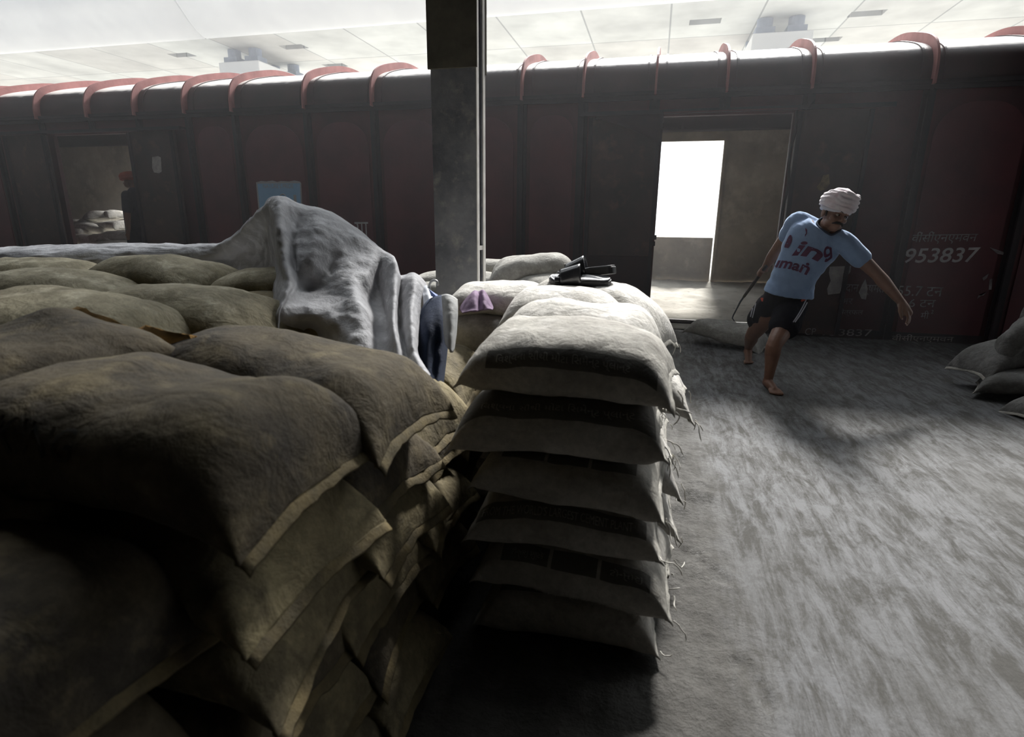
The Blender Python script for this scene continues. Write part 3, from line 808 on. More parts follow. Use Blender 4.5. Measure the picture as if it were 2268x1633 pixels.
def make_sack(sk, m, label, group, loc, rot=(0, 0, 0), seam=None, cat='sack', res=40, band=None, text=None, name='cement_sack', threads=0, seam_l=0.018, up=-0.8):
    SID[0] += 1
    nx, nt = res, res
    vs, fs, uvs = [], [], []
    d, ths = sk.arc(0.0)
    for i in range(nx + 1):
        t = -1 + 2 * i / nx
        t = math.copysign(abs(t) ** 0.82, t)
        for k in range(nt):
            th = 2 * math.pi * k / nt
            vs.append(sk.p(t, th))
            if math.pi / 2 <= th <= math.pi:
                av = float(np.interp(-th, [-q for q in ths], d))
            elif th > math.pi:
                av = -(th - math.pi) * 0.06
            else:
                av = d[-1] + (math.pi / 2 - th) * 0.15
            if band:
                uvs.append(((t - band[0]) / (band[1] - band[0]), (av - band[2]) / (band[3] - band[2])))
            else:
                uvs.append((-9, -9))
    for i in range(nx):
        for k in range(nt):
            fs.append((i * nt + k, (i + 1) * nt + k, (i + 1) * nt + (k + 1) % nt, i * nt + (k + 1) % nt))
    fs.append(tuple(range(nt))); fs.append(tuple(nx * nt + k for k in range(nt))[::-1])
    me = mesh_from(name, vs, fs)
    ul = me.uv_layers.new(name='band')
    for lp in me.loops:
        ul.data[lp.index].uv = uvs[lp.vertex_index]
    o = link(name, me, None, m)
    o.location = loc
    o.rotation_euler = [math.radians(a) for a in rot]
    tag(o, label, cat, group)
    # sewn end hems
    for g in (-1, 1):
        ny, rows, vv, ff = 22, 4, [], []
        for side in (1, -1):
            for i in range(rows):
                for j in range(ny + 1):
                    yn = -1 + 2 * j / ny
                    w = sk.hw(1.0) * yn * 0.985
                    bx = sk.L / 2 * g - g * sk.L * 0.030 * (1 - yn * yn)
                    q = i / (rows - 1)
                    x, y, z = sk.deform(bx + g * (-0.012 + q * (seam_l * 0.6 + 0.012)), w, -sk.T / 2 * sk.flat * sk.drop)
                    z += up * seam_l * q * q + 0.010 * q * N3(w * 14, g * 3 + sk.seed, 5) + side * (0.0045 - 0.002 * q)
                    x += 0.004 * q * N3(w * 40, g, sk.seed)
                    vv.append((x, y, z))
        n1 = ny + 1
        off = rows * n1
        for i in range(rows - 1):
            for j in range(ny):
                a = i * n1 + j
                ff.append((a, a + 1, a + n1 + 1, a + n1)); ff.append((off + a, off + a + n1, off + a + n1 + 1, off + a + 1))
        for j in range(ny):
            a = (rows - 1) * n1 + j
            ff.append((a, a + 1, off + a + 1, off + a)); a = j; ff.append((a + 1, a, off + a, off + a + 1))
        for i in range(rows - 1):
            for a in (i * n1, i * n1 + ny):
                ff.append((a, a + n1, off + a + n1, off + a))
        bm = bmesh.new()
        bv = [bm.verts.new(p) for p in vv]
        for f in ff: bm.faces.new([bv[k] for k in f])
        so = link('seam', from_bm('seam', bm, True), o, seam or M['seam_pale'])
        if g > 0:
            rs = random.Random(SID[0])
            for q in range(threads):
                yn = rs.choice((-0.97, 0.97, -0.9, 0.5, -0.5))
                p = Vector(sk.deform(sk.L / 2 + seam_l * 0.6, sk.hw(1) * yn, -sk.T / 2 * sk.flat * sk.drop))
                pts = [p]
                dr = Vector((0.6, rs.uniform(-0.5, 0.5), -0.4))
                for _ in range(rs.randint(5, 9)):
                    dr += Vector((rs.uniform(-0.5, 0.3), rs.uniform(-0.6, 0.6), rs.uniform(-0.7, 0.4)))
                    pts.append(pts[-1] + dr.normalized() * 0.009)
                b2 = bmesh.new(); tube(b2, pts, [0.0019] * (len(pts) - 1) + [0.0008], 6)
                link('loose_thread', from_bm('loose_thread', b2, True), o, M['thread'])
    if text:
        for body, t0, t1, a0, hh, tm, flip in text:
            tv, tf = text_geo(body, 1.0, 'LEFT')
            xs = [v.x for v in tv]; ys = [v.y for v in tv]
            w0, h0 = max(xs) - min(xs), max(ys) - min(ys)
            q = []
            for v in tv:
                s = (v.x - min(xs)) / w0; r = (v.y - min(ys)) / h0
                if flip: s, r = 1 - s, 1 - r
                t = t0 + (t1 - t0) * s
                av = a0 + hh * r
                th = float(np.interp(av, d, ths)) if av >= 0 else math.pi + (-av) / 0.06
                p0 = sk.p(t, th)
                n = (sk.p(t + 0.01, th) - p0).cross(sk.p(t, th + 0.02) - p0).normalized()
                c = Vector((0, 0, 0)) - p0
                if n.dot(p0 - Vector((p0.x, 0, 0))) < 0: n = -n
                q.append(p0 + n * 0.0022)
            link('printed_lettering', mesh_from('printed_lettering', q, tf, False), o, tm)
    return o

# --- pale printed stack
GUJ = 'િવશ્વના સૌથી મોટા િસમેન્ટ પ્લાન્ટ'
ENG = "FROM THE WORLD'S LARGEST CEMENT PLANT"
G1 = 'pale cement sacks of the printed stack'
cols = [0.085, 0.235, 0.385, 0.53, 0.68, 0.845]
front = [
    (dict(seed=11, T=0.164, L=0.545, bl=0.004, br=0.010, fill=0.66), (-0.185, 1.615, 0.080), 1, 'sack_band', 'bottom sack of the pale printed stack, resting on the dusty floor', None, (-0.75, 0.6, 0.085, 0.16)),
    (dict(seed=12, T=0.157, L=0.575, bl=0.0, br=0.025, fill=0.64), (-0.165, 1.605, 0.232), -2, 'sack_gap', 'second sack up in the pale printed stack, three dark blocks', [('ક્રાંિત િસમેન્ટ', -0.62, -0.28, 0.058, 0.03, 'ink_light', True), ('િસમેન્ટ', 0.40, 0.72, 0.058, 0.03, 'ink_light', True), (ENG, -0.5, 0.72, -0.038, 0.022, 'ink_light', True)], (-0.72, 0.80, 0.045, 0.105)),
    (dict(seed=13, T=0.157, L=0.56, bl=0.02, br=0.010, fill=0.68), (-0.205, 1.615, 0.382), 1, 'sack_band', 'third sack up in the pale printed stack, English capitals on its dark band', [(ENG, -0.84, 0.72, 0.055, 0.026, 'ink_light', False)], (-0.9, 0.86, 0.042, 0.098)),
    (dict(seed=14, T=0.157, L=0.54, bl=-0.005, br=0.025, fill=0.66), (-0.19, 1.61, 0.530), -2, 'sack_gap', 'fourth sack up in the pale printed stack, plain with narrow dark blocks', None, (-0.7, 0.72, 0.075, 0.14)),
    (dict(seed=15, L=0.59, T=0.178, bl=0.035, br=0.0, fill=0.66), (-0.235, 1.60, 0.690), 2, 'sack_band', 'fifth sack up in the pale printed stack, drooping beside the brown pile', [(GUJ, -0.7, 0.72, 0.070, 0.030, 'ink_light', False)], (-0.92, 0.92, 0.052, 0.20)),
    (dict(seed=16, L=0.58, T=0.182, W=0.45, bl=0.0, br=0.028, side=0.028, lump=0.05, fill=0.62), (-0.205, 1.635, 0.862), -3, 'sack_band', 'topmost front sack of the pale printed stack, script on its dark band', [(GUJ, -0.62, 0.62, 0.034, 0.030, 'ink_light', False)], (-0.72, 0.86, 0.022, 0.078)),
]
for kw, loc, rz, mm, lab, tx, band in front:
    kw = dict(flat=0.95, drop=0.30, **kw)
    make_sack(Sack(**kw), M[mm], lab, G1, loc, (0, 0, rz), band=band, text=[(a, b, c, d_, e, M[f], g) for a, b, c, d_, e, f, g in tx] if tx else None, threads=3, res=52)
LV = ['lowest', 'second lowest', 'third lowest', 'fourth', 'fifth']
rs = random.Random(5)
for c, (yc, nm) in enumerate(((2.04, 'second column'), (2.47, 'rearmost column'))):
    for k in range(5):
        make_sack(Sack(seed=20 + c * 7 + k, L=0.66, bl=0.02, br=0.03, T=0.17), M['sack_white'], f'{LV[k]} pale sack in the {nm} of the printed stack', G1,
                  (-0.225 + rs.uniform(-0.03, 0.06), yc, 0.085 + k * 0.152), (0, 0, rs.uniform(-4, 4)), threads=4, res=32)
make_sack(Sack(seed=41, L=0.58, T=0.17, W=0.42, bl=0.03, br=0.03, side=0.03), M['sack_white'], 'pale sack just behind the topmost front sack, panel marks on its side', G1, (-0.235, 2.00, 0.875), (0, 0, -2), threads=1, res=44)
make_sack(Sack(seed=42, L=0.50, T=0.13, W=0.40, bl=0.04, br=0.03, side=0.03), M['sack_white'], 'white dusted sack with the mauve cloth at its end', G1, (-0.66, 2.46, 0.905), (0, 0, 6), threads=1, res=40)
make_sack(Sack(seed=43, L=0.55, T=0.14, W=0.40, bl=0.02, br=0.06, side=0.03), M['sack_white'], 'pale sack in front of the slippers, its end stitched dark', G1, (-0.31, 2.30, 0.905), (0, 3, 4), threads=1, res=40)
make_sack(Sack(seed=44, L=0.62, T=0.15, W=0.40, bl=-0.01, br=0.10, side=0.025), M['sack_white'], 'pale sack under the black slippers, drooping over the aisle side', G1, (-0.20, 2.46, 0.905), (0, 6, -14), threads=2, res=44)

for k in range(5):
    make_sack(Sack(seed=46 + k, L=0.52, W=0.44, T=0.19), M['sack_white'], f'{LV[k]} sack stacked under the white dusted sack with the mauve cloth', G1, (-0.74 + 0.02 * (k % 2), 2.42, 0.088 + k * 0.168), (0, 0, 3 - 2 * k), res=28)
# --- brown pile: the face along the aisle, then the top
G2 = 'brown cement sacks of the large near pile'
rs = random.Random(9)
faces = []
for c, (yc, top, xe) in enumerate(((0.40, 4, -0.64), (0.785, 5, -0.53), (1.15, 5, -0.52), (1.52, 5, -0.56), (1.90, 5, -0.60))):
    for k in range(top):
        faces.append((c, k, yc, xe))
CN = ['nearest column', 'second column from the camera', 'third column from the camera', 'fourth column from the camera', 'farthest column']
KN = ['lowest', 'second from the floor', 'third from the floor', 'fourth from the floor', 'fifth from the floor', 'sixth from the floor']
for c, k, yc, xe in faces:
    z = 0.085 + k * 0.149
    Lk = 0.66 + rs.uniform(-0.03, 0.03)
    xx = xe - 0.005 * (5 - k) + rs.uniform(-0.035, 0.04)
    make_sack(Sack(seed=60 + c * 9 + k, L=Lk, W=0.395, T=0.18, bl=0.02, br=rs.uniform(-0.01, 0.03), side=0.008, nz=1.35, td=rs.uniform(0.0, 0.02), tw=rs.uniform(-0.02, 0.03)), M['sack_brown'] if (c + k) % 3 else M['sack_dark'],
              f'brown sack {KN[k]}, {CN[c]} of the brown pile', G2,
              (xx - Lk / 2, yc + rs.uniform(-0.02, 0.02), z), (rs.uniform(-3, 5), 0, rs.uniform(-6, 6)), seam=M['seam_yellow'], res=36, seam_l=0.022)
TOP = [
    # label, material, sack, location, rotation
    ('large dark stained sack topmost at the near end, worn black capitals on its flank', 'sack_dark', dict(seed=101, L=0.68, W=0.42, T=0.20, lump=0.10, lp=2.2, bl=0.01, br=0.01, side=0.018, nz=1.2, td=0.0), (-0.865, 0.785, 0.868), (0, 1, 0), [('KING', -0.30, 0.12, 0.030, 0.050, 'ink_dark', False)]),
    ('dark sack at the near end of the pile, low below the lettered one, brown hem', 'sack_dark', dict(seed=112, L=0.70, W=0.43, T=0.19, bl=0.02, br=0.03, side=0.015, nz=1.2), (-1.00, 0.45, 0.70), (0, 0, -3), None),
    ('big brown two-humped sack behind the lettered one, ending by the tarpaulin corner', 'sack_dark', dict(seed=102, L=0.72, W=0.42, T=0.19, lump=0.16, lp=1.4, bl=0.015, br=0.02, side=0.03, nz=1.2), (-0.855, 1.155, 0.865), (0, 2, -1), None),
    ('dark brown sack turned end-on, orange-yellow hem along its far end', 'sack_dark', dict(seed=103, L=0.66, W=0.44, T=0.16, bl=0.03, br=-0.09, side=0.025, nz=1.3), (-1.285, 0.75, 0.91), (3, -2, 82), None),
    ('greyish sack half hidden behind the orange-yellow hem', 'sack_olive', dict(seed=104, L=0.70, W=0.42, T=0.17, bl=0.02, br=0.05, side=0.03), (-1.62, 1.24, 0.945), (0, 3, 3), None),
    ('dusty olive sack in the middle of the pile top, yellow seam facing the tarpaulin', 'sack_olive', dict(seed=105, L=0.68, W=0.43, T=0.18, bl=0.02, br=0.04, side=0.035, td=0.03), (-1.49, 1.55, 0.925), (0, 2, 3), None),
    ('dusty grey sack on the pile top left of the middle one, round end wrinkled', 'sack_olive', dict(seed=106, L=0.72, W=0.42, T=0.17, bl=0.02, br=0.05, side=0.035), (-2.28, 1.74, 0.945), (0, 0, 4), None),
    ('long pale olive sack at the far edge of the pile top, below the tarpaulin strip', 'sack_olive', dict(seed=107, L=0.72, W=0.42, T=0.18, bl=0.04, br=0.06, side=0.03), (-2.06, 2.05, 0.985), (0, 1, -2), None),
    ('pale olive sack at the far left end of the pile top', 'sack_olive', dict(seed=108, L=0.70, W=0.42, T=0.17, bl=0.03, br=0.05, side=0.03), (-3.02, 2.22, 0.945), (0, 0, 3), None),
    ('flat sack with a shiny patch, tucked against the tarpaulin', 'sack_olive', dict(seed=109, L=0.62, W=0.40, T=0.15, bl=0.03, br=0.02, side=0.02), (-1.55, 2.12, 0.955), (0, -2, 2), None),
    ('thin sack edge squeezed between the flat sack and the middle one', 'sack_brown', dict(seed=110, L=0.60, W=0.40, T=0.13, bl=0.02, br=0.02, side=0.02), (-1.40, 1.92, 0.885), (0, 0, -2), None),
    ('sliver of a sack at the left edge of the pile top', 'sack_olive', dict(seed=111, L=0.66, W=0.40, T=0.16, bl=0.02, br=0.04, side=0.02), (-2.86, 1.86, 0.915), (0, 0, 5), None),
]
for lab, mm, kw, loc, rot, tx in TOP:
    end_on = kw['seed'] == 103
    make_sack(Sack(**kw), M[mm], lab, G2, loc, rot, seam=M['seam_orange'] if end_on else M['seam_yellow'], res=56, text=[(a, b, c, d_, e, M[f], g) for a, b, c, d_, e, f, g in tx] if tx else None, seam_l=0.032 if end_on else 0.022, up=0.9 if end_on else -0.8)
# second layer below, seen in the gaps
for i, (xx, yy, lab) in enumerate(((-1.25, 0.72, 'dark sack under the end-on sack'), (-1.25, 1.12, 'dark sack under the end-on sack and the two-humped one'), (-1.5, 1.50, 'dark sack under the middle olive sack'), (-1.55, 1.92, 'dark sack deep in the gap beside the flat sack'), (-2.25, 1.72, 'dark sack under the wrinkled grey sack'), (-2.1, 2.1, 'dark sack under the long far olive sack'), (-3.0, 2.15, 'dark sack under the far left olive sack'))):
    make_sack(Sack(seed=130 + i, L=0.68, W=0.42, T=0.17), M['sack_brown'], lab, G2, (xx, yy, 0.79), (0, 0, i * 1.5 - 4), seam=M['seam_yellow'], res=24)

# --- grey sacks behind the column
G3 = 'grey cement sacks piled behind the steel column'
def mid(u, v, y, dz): p = at(u, v, y); return (p.x, y, p.z - dz)
MIDS = [
    ('plump grey sack on top of the pile behind the slippers', dict(seed=201, L=0.66, W=0.42, T=0.17, bl=0.06, br=0.04, side=0.03), mid(1180, 590, 4.0, 0.0), (0, -3, 14), 44),
    ('flat dusty grey sack beside the column foot, under the plump one', dict(seed=202, L=0.66, W=0.42, T=0.16, bl=0.02, br=0.02), mid(1105, 632, 4.0, 0.0), (0, 4, 6), 36),
    ('grey sack end-on with a puckered seam below the plump one', dict(seed=203, L=0.60, W=0.42, T=0.17, bl=0.05, br=0.02, nz=1.3), mid(1215, 632, 3.9, 0.0), (0, 0, 72), 40),
    ('grey sack corner showing left of the steel column', dict(seed=204, L=0.62, W=0.42, T=0.17, bl=0.04, br=0.02), mid(985, 622, 4.25, 0.0), (0, -6, 3), 32),
    ('dim grey sack right behind the column at the back of the pile', dict(seed=205, L=0.62, W=0.42, T=0.16), mid(1110, 597, 4.5, 0.0), (0, 2, 0), 32),
]
for lab, kw, loc, rot, rr in MIDS:
    make_sack(Sack(**kw), M['sack_grey'], lab, G3, loc, rot, res=rr, threads=1)

for k in range(5):
    for c, (xx, yy) in enumerate(((-0.98, 4.05), (-1.66, 4.15))):
        make_sack(Sack(seed=220 + k * 2 + c, L=0.66, W=0.44, T=0.17), M['sack_grey'], f'{KN[k]} grey sack, {("aisle side", "far side")[c]} of the pile behind the column', G3, (xx, yy, 0.085 + 0.15 * k), (0, 0, 4 - 3 * (k % 3)), res=20)
# --- sacks at the right edge
G4 = 'grey cement sacks at the right edge of the platform'
RIGHT = [
    ('grey sack standing on its end on top of the right-hand heap', dict(seed=301, L=0.52, W=0.36, T=0.17, nz=1.2), (2.70, 4.85, 0.47), (0, 60, 150), 44),
    ('grey sack lying slanted under the upright one, hem toward the labourer', dict(seed=302, L=0.66, W=0.44, T=0.17, bl=0.10, br=0.02, side=0.02), (2.72, 4.95, 0.30), (0, -4, 12), 44),
    ('shaded grey sack low in the right-hand heap, its sewn edge on the floor', dict(seed=303, L=0.66, W=0.44, T=0.17, bl=0.05, br=0.02), (2.74, 4.66, 0.14), (0, 0, -28), 40),
    ('dim sack on the floor at the near foot of the right-hand heap', dict(seed=304, L=0.60, W=0.42, T=0.15), (2.72, 4.22, 0.075), (0, 0, 20), 36),
    ('pale knotted sack mouth at the very top of the right-hand heap', dict(seed=305, L=0.34, W=0.22, T=0.10, nz=1.6), (2.77, 4.86, 0.68), (0, 70, 100), 36),
    ('grey sack at the back of the right-hand heap', dict(seed=306, L=0.64, W=0.42, T=0.17), (3.12, 5.05, 0.12), (0, 0, 8), 28),
]
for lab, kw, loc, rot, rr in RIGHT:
    make_sack(Sack(**kw), M['sack_shaded'], lab, G4, loc, rot, res=rr, threads=2)

# --- dragged sack
make_sack(Sack(seed=401, L=0.78, W=0.42, T=0.20, bl=0.03, br=0.02, side=0.02, nz=1.4, tw=0.02), M['sack_grey'], 'grey sack being dragged over the door sill by the labourer\'s hook', None, (0.80, 6.02, 0.14), (0, 8, -22), res=52, threads=1)

# --- sacks inside the wagon, seen through the left doorway
G5 = 'pale cement sacks heaped inside the left doorway of the wagon'
INS = [
    # u, v of the centre, depth, yaw
    (178, 497, 8.30, 10, 'pale sack at the left of the heap in the left doorway, upper layer'),
    (215, 482, 8.45, -28, 'pale sack slanting down from the crest of the heap in the left doorway'),
    (246, 478, 8.6, -14, 'dim pale sack at the rear crest of the heap in the left doorway'),
    (207, 506, 8.15, 18, 'small bright sack in the centre of the heap in the left doorway'),
    (175, 518, 8.0, -6, 'pale sack leaning against the left post of the left doorway'),
    (196, 532, 7.7, 16, 'bright sack low in the heap in the left doorway, beside the post'),
    (238, 528, 7.75, -4, 'bright flat sack low in the middle of the heap in the left doorway'),
    (272, 524, 7.75, 5, 'bright flat sack beside the standing worker\'s legs'),
    (258, 545, 7.5, -3, 'bright sack at the front of the heap, below the middle one'),
    (214, 548, 7.5, 4, 'bright sack at the front of the heap, below the one beside the post'),
    (284, 549, 7.5, 2, 'bright sack at the front of the heap, by the worker\'s feet'),
    (252, 500, 8.3, -8, 'dim sack in the shadow behind the worker in the left doorway'),
]
for i, (u, v, y, rz, lab) in enumerate(INS):
    p = at(u, v, y)
    make_sack(Sack(seed=501 + i, L=0.62, W=0.42, T=0.17), M['sack_white'], lab, G5, p, (0, rz * 0.5, rz), res=24)

# ------------------------------------------------------------------ steel column
colm = empty('steel_column', (-1.09, 3.18, 0), 'tall dusty grey steel column standing between the brown pile and the pale stack', 'column')
def cadd(o): return local(o, colm)
CX0, CX1, CY0, CY1 = -1.225, -0.972, 3.10, 3.262
cadd(boxes('front_flange', [(CX0, CX1, CY0, CY0 + 0.012, 0, ROOF_Z), (CX1 - 0.012, CX1, CY0 + 0.012, CY0 + 0.042, 0, ROOF_Z), (CX0, CX0 + 0.012, CY0 + 0.012, CY0 + 0.042, 0, ROOF_Z)], M['column'], bevel=0.002))
cadd(boxes('rear_flange', [(CX0, CX1, CY1 - 0.012, CY1, 0, ROOF_Z), (CX1 - 0.012, CX1, CY1 - 0.042, CY1 - 0.012, 0, ROOF_Z), (CX0, CX0 + 0.012, CY1 - 0.042, CY1 - 0.012, 0, ROOF_Z)], M['column'], bevel=0.002))
cadd(boxes('flange_edge', [(CX1 - 0.001, CX1 + 0.004, CY0 + 0.001, CY0 + 0.042, 0, ROOF_Z)], M['flange']))
cadd(boxes('flange_edge', [(CX1 - 0.001, CX1 + 0.004, CY1 - 0.042, CY1 - 0.001, 0, ROOF_Z)], M['flange']))
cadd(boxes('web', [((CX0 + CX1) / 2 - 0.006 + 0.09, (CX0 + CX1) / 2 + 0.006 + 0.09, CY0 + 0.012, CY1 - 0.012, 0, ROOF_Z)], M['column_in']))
zb = at(1062, 549, 3.18).z
for z in (zb - 0.62, zb, zb + 1.55, zb + 2.4):
    cadd(boxes('batten', [(CX1 - 0.035, CX1 + 0.001, CY0 + 0.04, CY1 - 0.04, z - 0.012, z + 0.012)], M['flange']))
zs = at(1000, 152, 3.1).z
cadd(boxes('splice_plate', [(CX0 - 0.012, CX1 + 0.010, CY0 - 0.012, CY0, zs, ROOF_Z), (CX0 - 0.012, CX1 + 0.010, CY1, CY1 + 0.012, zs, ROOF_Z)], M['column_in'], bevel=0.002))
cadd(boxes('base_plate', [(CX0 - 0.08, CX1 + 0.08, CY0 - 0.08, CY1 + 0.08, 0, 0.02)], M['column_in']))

# ------------------------------------------------------------------ tarpaulin
# columns of control points from the far top edge down to the near hem: (u, v, depth)
TARP = [
    [(-70, 552, 2.62), (-70, 556, 2.50), (-70, 570, 2.42), (-70, 590, 2.40), (-70, 625, 2.40), (-70, 660, 2.40)],
    [(60, 546, 2.62), (60, 552, 2.50), (60, 566, 2.42), (60, 588, 2.40), (60, 620, 2.40), (60, 655, 2.40)],
    [(190, 541, 2.62), (190, 549, 2.52), (190, 562, 2.45), (190, 586, 2.42), (190, 615, 2.42), (190, 650, 2.40)],
    [(330, 540, 2.62), (330, 547, 2.52), (330, 560, 2.46), (330, 584, 2.44), (330, 612, 2.42), (330, 645, 2.40)],
    [(450, 541, 2.58), (450, 546, 2.50), (450, 560, 2.47), (450, 580, 2.46), (450, 608, 2.44), (450, 640, 2.40)],
    [(505, 531, 2.50), (506, 538, 2.46), (506, 556, 2.48), (506, 575, 2.50), (506, 600, 2.46), (506, 630, 2.40)],
    [(548, 492, 2.36), (550, 500, 2.34), (552, 532, 2.42), (552, 562, 2.46), (552, 590, 2.44), (552, 620, 2.38)],
    [(585, 455, 2.22), (588, 464, 2.16), (592, 512, 2.30), (596, 556, 2.34), (600, 588, 2.30), (604, 615, 2.2)],
    [(606, 434, 2.16), (610, 444, 2.02), (615, 500, 1.90), (621, 565, 1.84), (630, 625, 1.76), (612, 690, 1.66), (606, 770, 1.60), (606, 815, 1.58)],
    [(634, 438, 2.18), (640, 452, 2.05), (646, 505, 1.98), (652, 570, 1.90), (650, 640, 1.74), (622, 698, 1.62), (640, 770, 1.68), (650, 830, 1.62)],
    [(664, 452, 2.22), (668, 466, 2.10), (664, 515, 2.00), (660, 575, 1.86), (662, 640, 1.80), (660, 696, 1.66), (690, 740, 1.74), (700, 830, 1.66)],
    [(700, 459, 2.24), (706, 472, 2.12), (700, 520, 1.96), (692, 585, 1.86), (696, 640, 1.86), (712, 692, 1.70), (734, 750, 1.66), (742, 850, 1.58)],
    [(742, 474, 2.26), (746, 488, 2.14), (742, 530, 2.02), (734, 590, 1.94), (738, 640, 1.84), (760, 690, 1.70), (772, 750, 1.60), (782, 860, 1.50)],
    [(786, 504, 2.26), (788, 516, 2.16), (784, 555, 2.06), (778, 605, 1.92), (786, 645, 1.80), (800, 690, 1.70), (810, 760, 1.60), (822, 870, 1.46)],
    [(822, 533, 2.24), (824, 545, 2.16), (822, 576, 2.06), (812, 620, 1.94), (818, 665, 1.92), (830, 705, 1.80), (838, 780, 1.62), (850, 870, 1.44)],
    [(850, 556, 2.20), (852, 566, 2.14), (848, 590, 2.10), (842, 632, 2.08), (846, 668, 1.98), (856, 710, 1.80), (862, 790, 1.58), (878, 870, 1.42)],
    [(874, 572, 2.12), (877, 584, 2.02), (876, 615, 1.92), (872, 660, 1.78), (870, 700, 1.68), (874, 740, 1.60), (884, 800, 1.50), (902, 865, 1.40)],
    [(884, 612, 2.10), (890, 618, 2.02), (888, 650, 1.98), (884, 690, 1.88), (886, 730, 1.76), (896, 770, 1.62), (906, 812, 1.48), (922, 858, 1.38)],
    [(914, 606, 2.06), (916, 616, 1.96), (912, 650, 1.84), (906, 690, 1.72), (906, 735, 1.62), (912, 780, 1.52), (922, 815, 1.44), (936, 850, 1.36)],
    [(936, 618, 2.06), (936, 632, 1.98), (926, 665, 1.86), (918, 700, 1.72), (918, 745, 1.60), (920, 780, 1.52), (932, 812, 1.42), (948, 838, 1.36)],
    [(950, 640, 2.10), (946, 652, 2.02), (936, 680, 1.92), (930, 712, 1.80), (926, 750, 1.68), (926, 785, 1.56), (940, 812, 1.46), (954, 832, 1.38)],
]
def cloth_grid(ctrl, rows_n, su, sv_, amp, seed, fold=0.0):
    cols = []
    for c in ctrl:
        pts = [np.array(at(*q)) for q in c]
        s = spline(pts, 12)
        t = np.linspace(0, len(s) - 1, rows_n)
        cols.append([s[int(a)] * (1 - (a - int(a))) + s[min(int(a) + 1, len(s) - 1)] * (a - int(a)) for a in t])
    rows = []
    for r in range(rows_n):
        rows.append(spline([c[r] for c in cols], su))
    vs, fs = [], []
    n = len(rows[0])
    for r, row in enumerate(rows):
        for i, p in enumerate(row):
            k = FB(p[0] * 9 + seed, p[1] * 9, p[2] * 9, 4) * amp * 0.8
            k += amp * 1.5 * (0.28 - abs(N3(p[0] * 8 + p[2] * 5, p[1] * 6 + seed, p[2] * 9 - p[0] * 4)))
            k += amp * 0.75 * (0.28 - abs(N3(p[0] * 22 + p[2] * 9, p[1] * 12 + seed, p[2] * 26)))
            d = Vector((0.2, -0.8, 0.55))
            vs.append(Vector(p) + d * k)
    for r in range(rows_n - 1):
        for i in range(n - 1):
            fs.append((r * n + i, r * n + i + 1, (r + 1) * n + i + 1, (r + 1) * n + i))
    return vs, fs
vs, fs = cloth_grid(TARP, 110, 10, 1, 0.0115, 3.0)
tp = link('tarpaulin', mesh_from('tarpaulin', vs, fs), None, M['tarp'])
md = tp.modifiers.new('s', 'SOLIDIFY'); md.thickness = 0.004; md.offset = 0
tag(tp, 'crumpled grey tarpaulin thrown over the back of the brown sack pile', 'tarpaulin')

# ------------------------------------------------------------------ cloths in the gap beside the stack
def cloth(name, ctrl, m, label, cat, amp, seed, th=0.004, rows=30, su=6):
    vs, fs = cloth_grid(ctrl, rows, su, 1, amp, seed)
    o = link(name, mesh_from(name, vs, fs), None, m)
    q = o.modifiers.new('s', 'SOLIDIFY'); q.thickness = th; q.offset = 0
    tag(o, label, cat)
    return o
cloth('hanging_cloth', [
    [(928, 700, 1.86), (926, 740, 1.74), (922, 800, 1.66), (926, 860, 1.58), (936, 915, 1.52)],
    [(945, 668, 1.88), (945, 720, 1.72), (944, 790, 1.64), (946, 850, 1.58), (950, 905, 1.52)],
    [(962, 658, 1.88), (964, 710, 1.74), (962, 780, 1.68), (962, 840, 1.62), (962, 898, 1.56)],
    [(984, 655, 1.90), (982, 700, 1.78), (978, 770, 1.70), (974, 830, 1.64), (970, 892, 1.58)],
    [(1000, 660, 1.96), (998, 710, 1.86), (990, 780, 1.78), (984, 830, 1.72), (978, 885, 1.66)],
], M['blue_cloth'], 'dark navy cloth hanging down in the gap between tarpaulin and printed stack', 'cloth', 0.008, 11)
cloth('folded_cloth', [
    [(979, 656, 1.80), (982, 690, 1.74), (984, 735, 1.70), (988, 762, 1.67)],
    [(988, 653, 1.79), (991, 690, 1.72), (993, 735, 1.67), (995, 775, 1.64)],
    [(1000, 656, 1.79), (1003, 690, 1.73), (1002, 735, 1.68), (1000, 782, 1.65)],
    [(1012, 664, 1.82), (1013, 692, 1.78), (1010, 735, 1.74), (1005, 775, 1.70)],
], M['pale_cloth'], 'pale grey folded cloth flap draped on the edge of the navy cloth', 'cloth', 0.008, 21, 0.006)
cloth('headscarf', [
    [(1016, 690, 2.30), (1018, 686, 2.22), (1020, 690, 2.15), (1024, 694, 2.10)],
    [(1030, 668, 2.34), (1032, 664, 2.24), (1034, 676, 2.14), (1038, 692, 2.08)],
    [(1048, 652, 2.36), (1050, 645, 2.26), (1052, 662, 2.15), (1054, 692, 2.08)],
    [(1058, 650, 2.36), (1060, 648, 2.26), (1062, 668, 2.19), (1062, 690, 2.10)],
    [(1068, 648, 2.36), (1070, 644, 2.25), (1072, 660, 2.14), (1072, 686, 2.08)],
    [(1080, 660, 2.34), (1082, 660, 2.24), (1084, 674, 2.16), (1084, 684, 2.10)],
    [(1090, 680, 2.32), (1092, 680, 2.24), (1092, 684, 2.18), (1090, 686, 2.12)],
], M['purple'], 'mauve cloth bunched up on the left end of the printed stack', 'cloth', 0.012, 31)
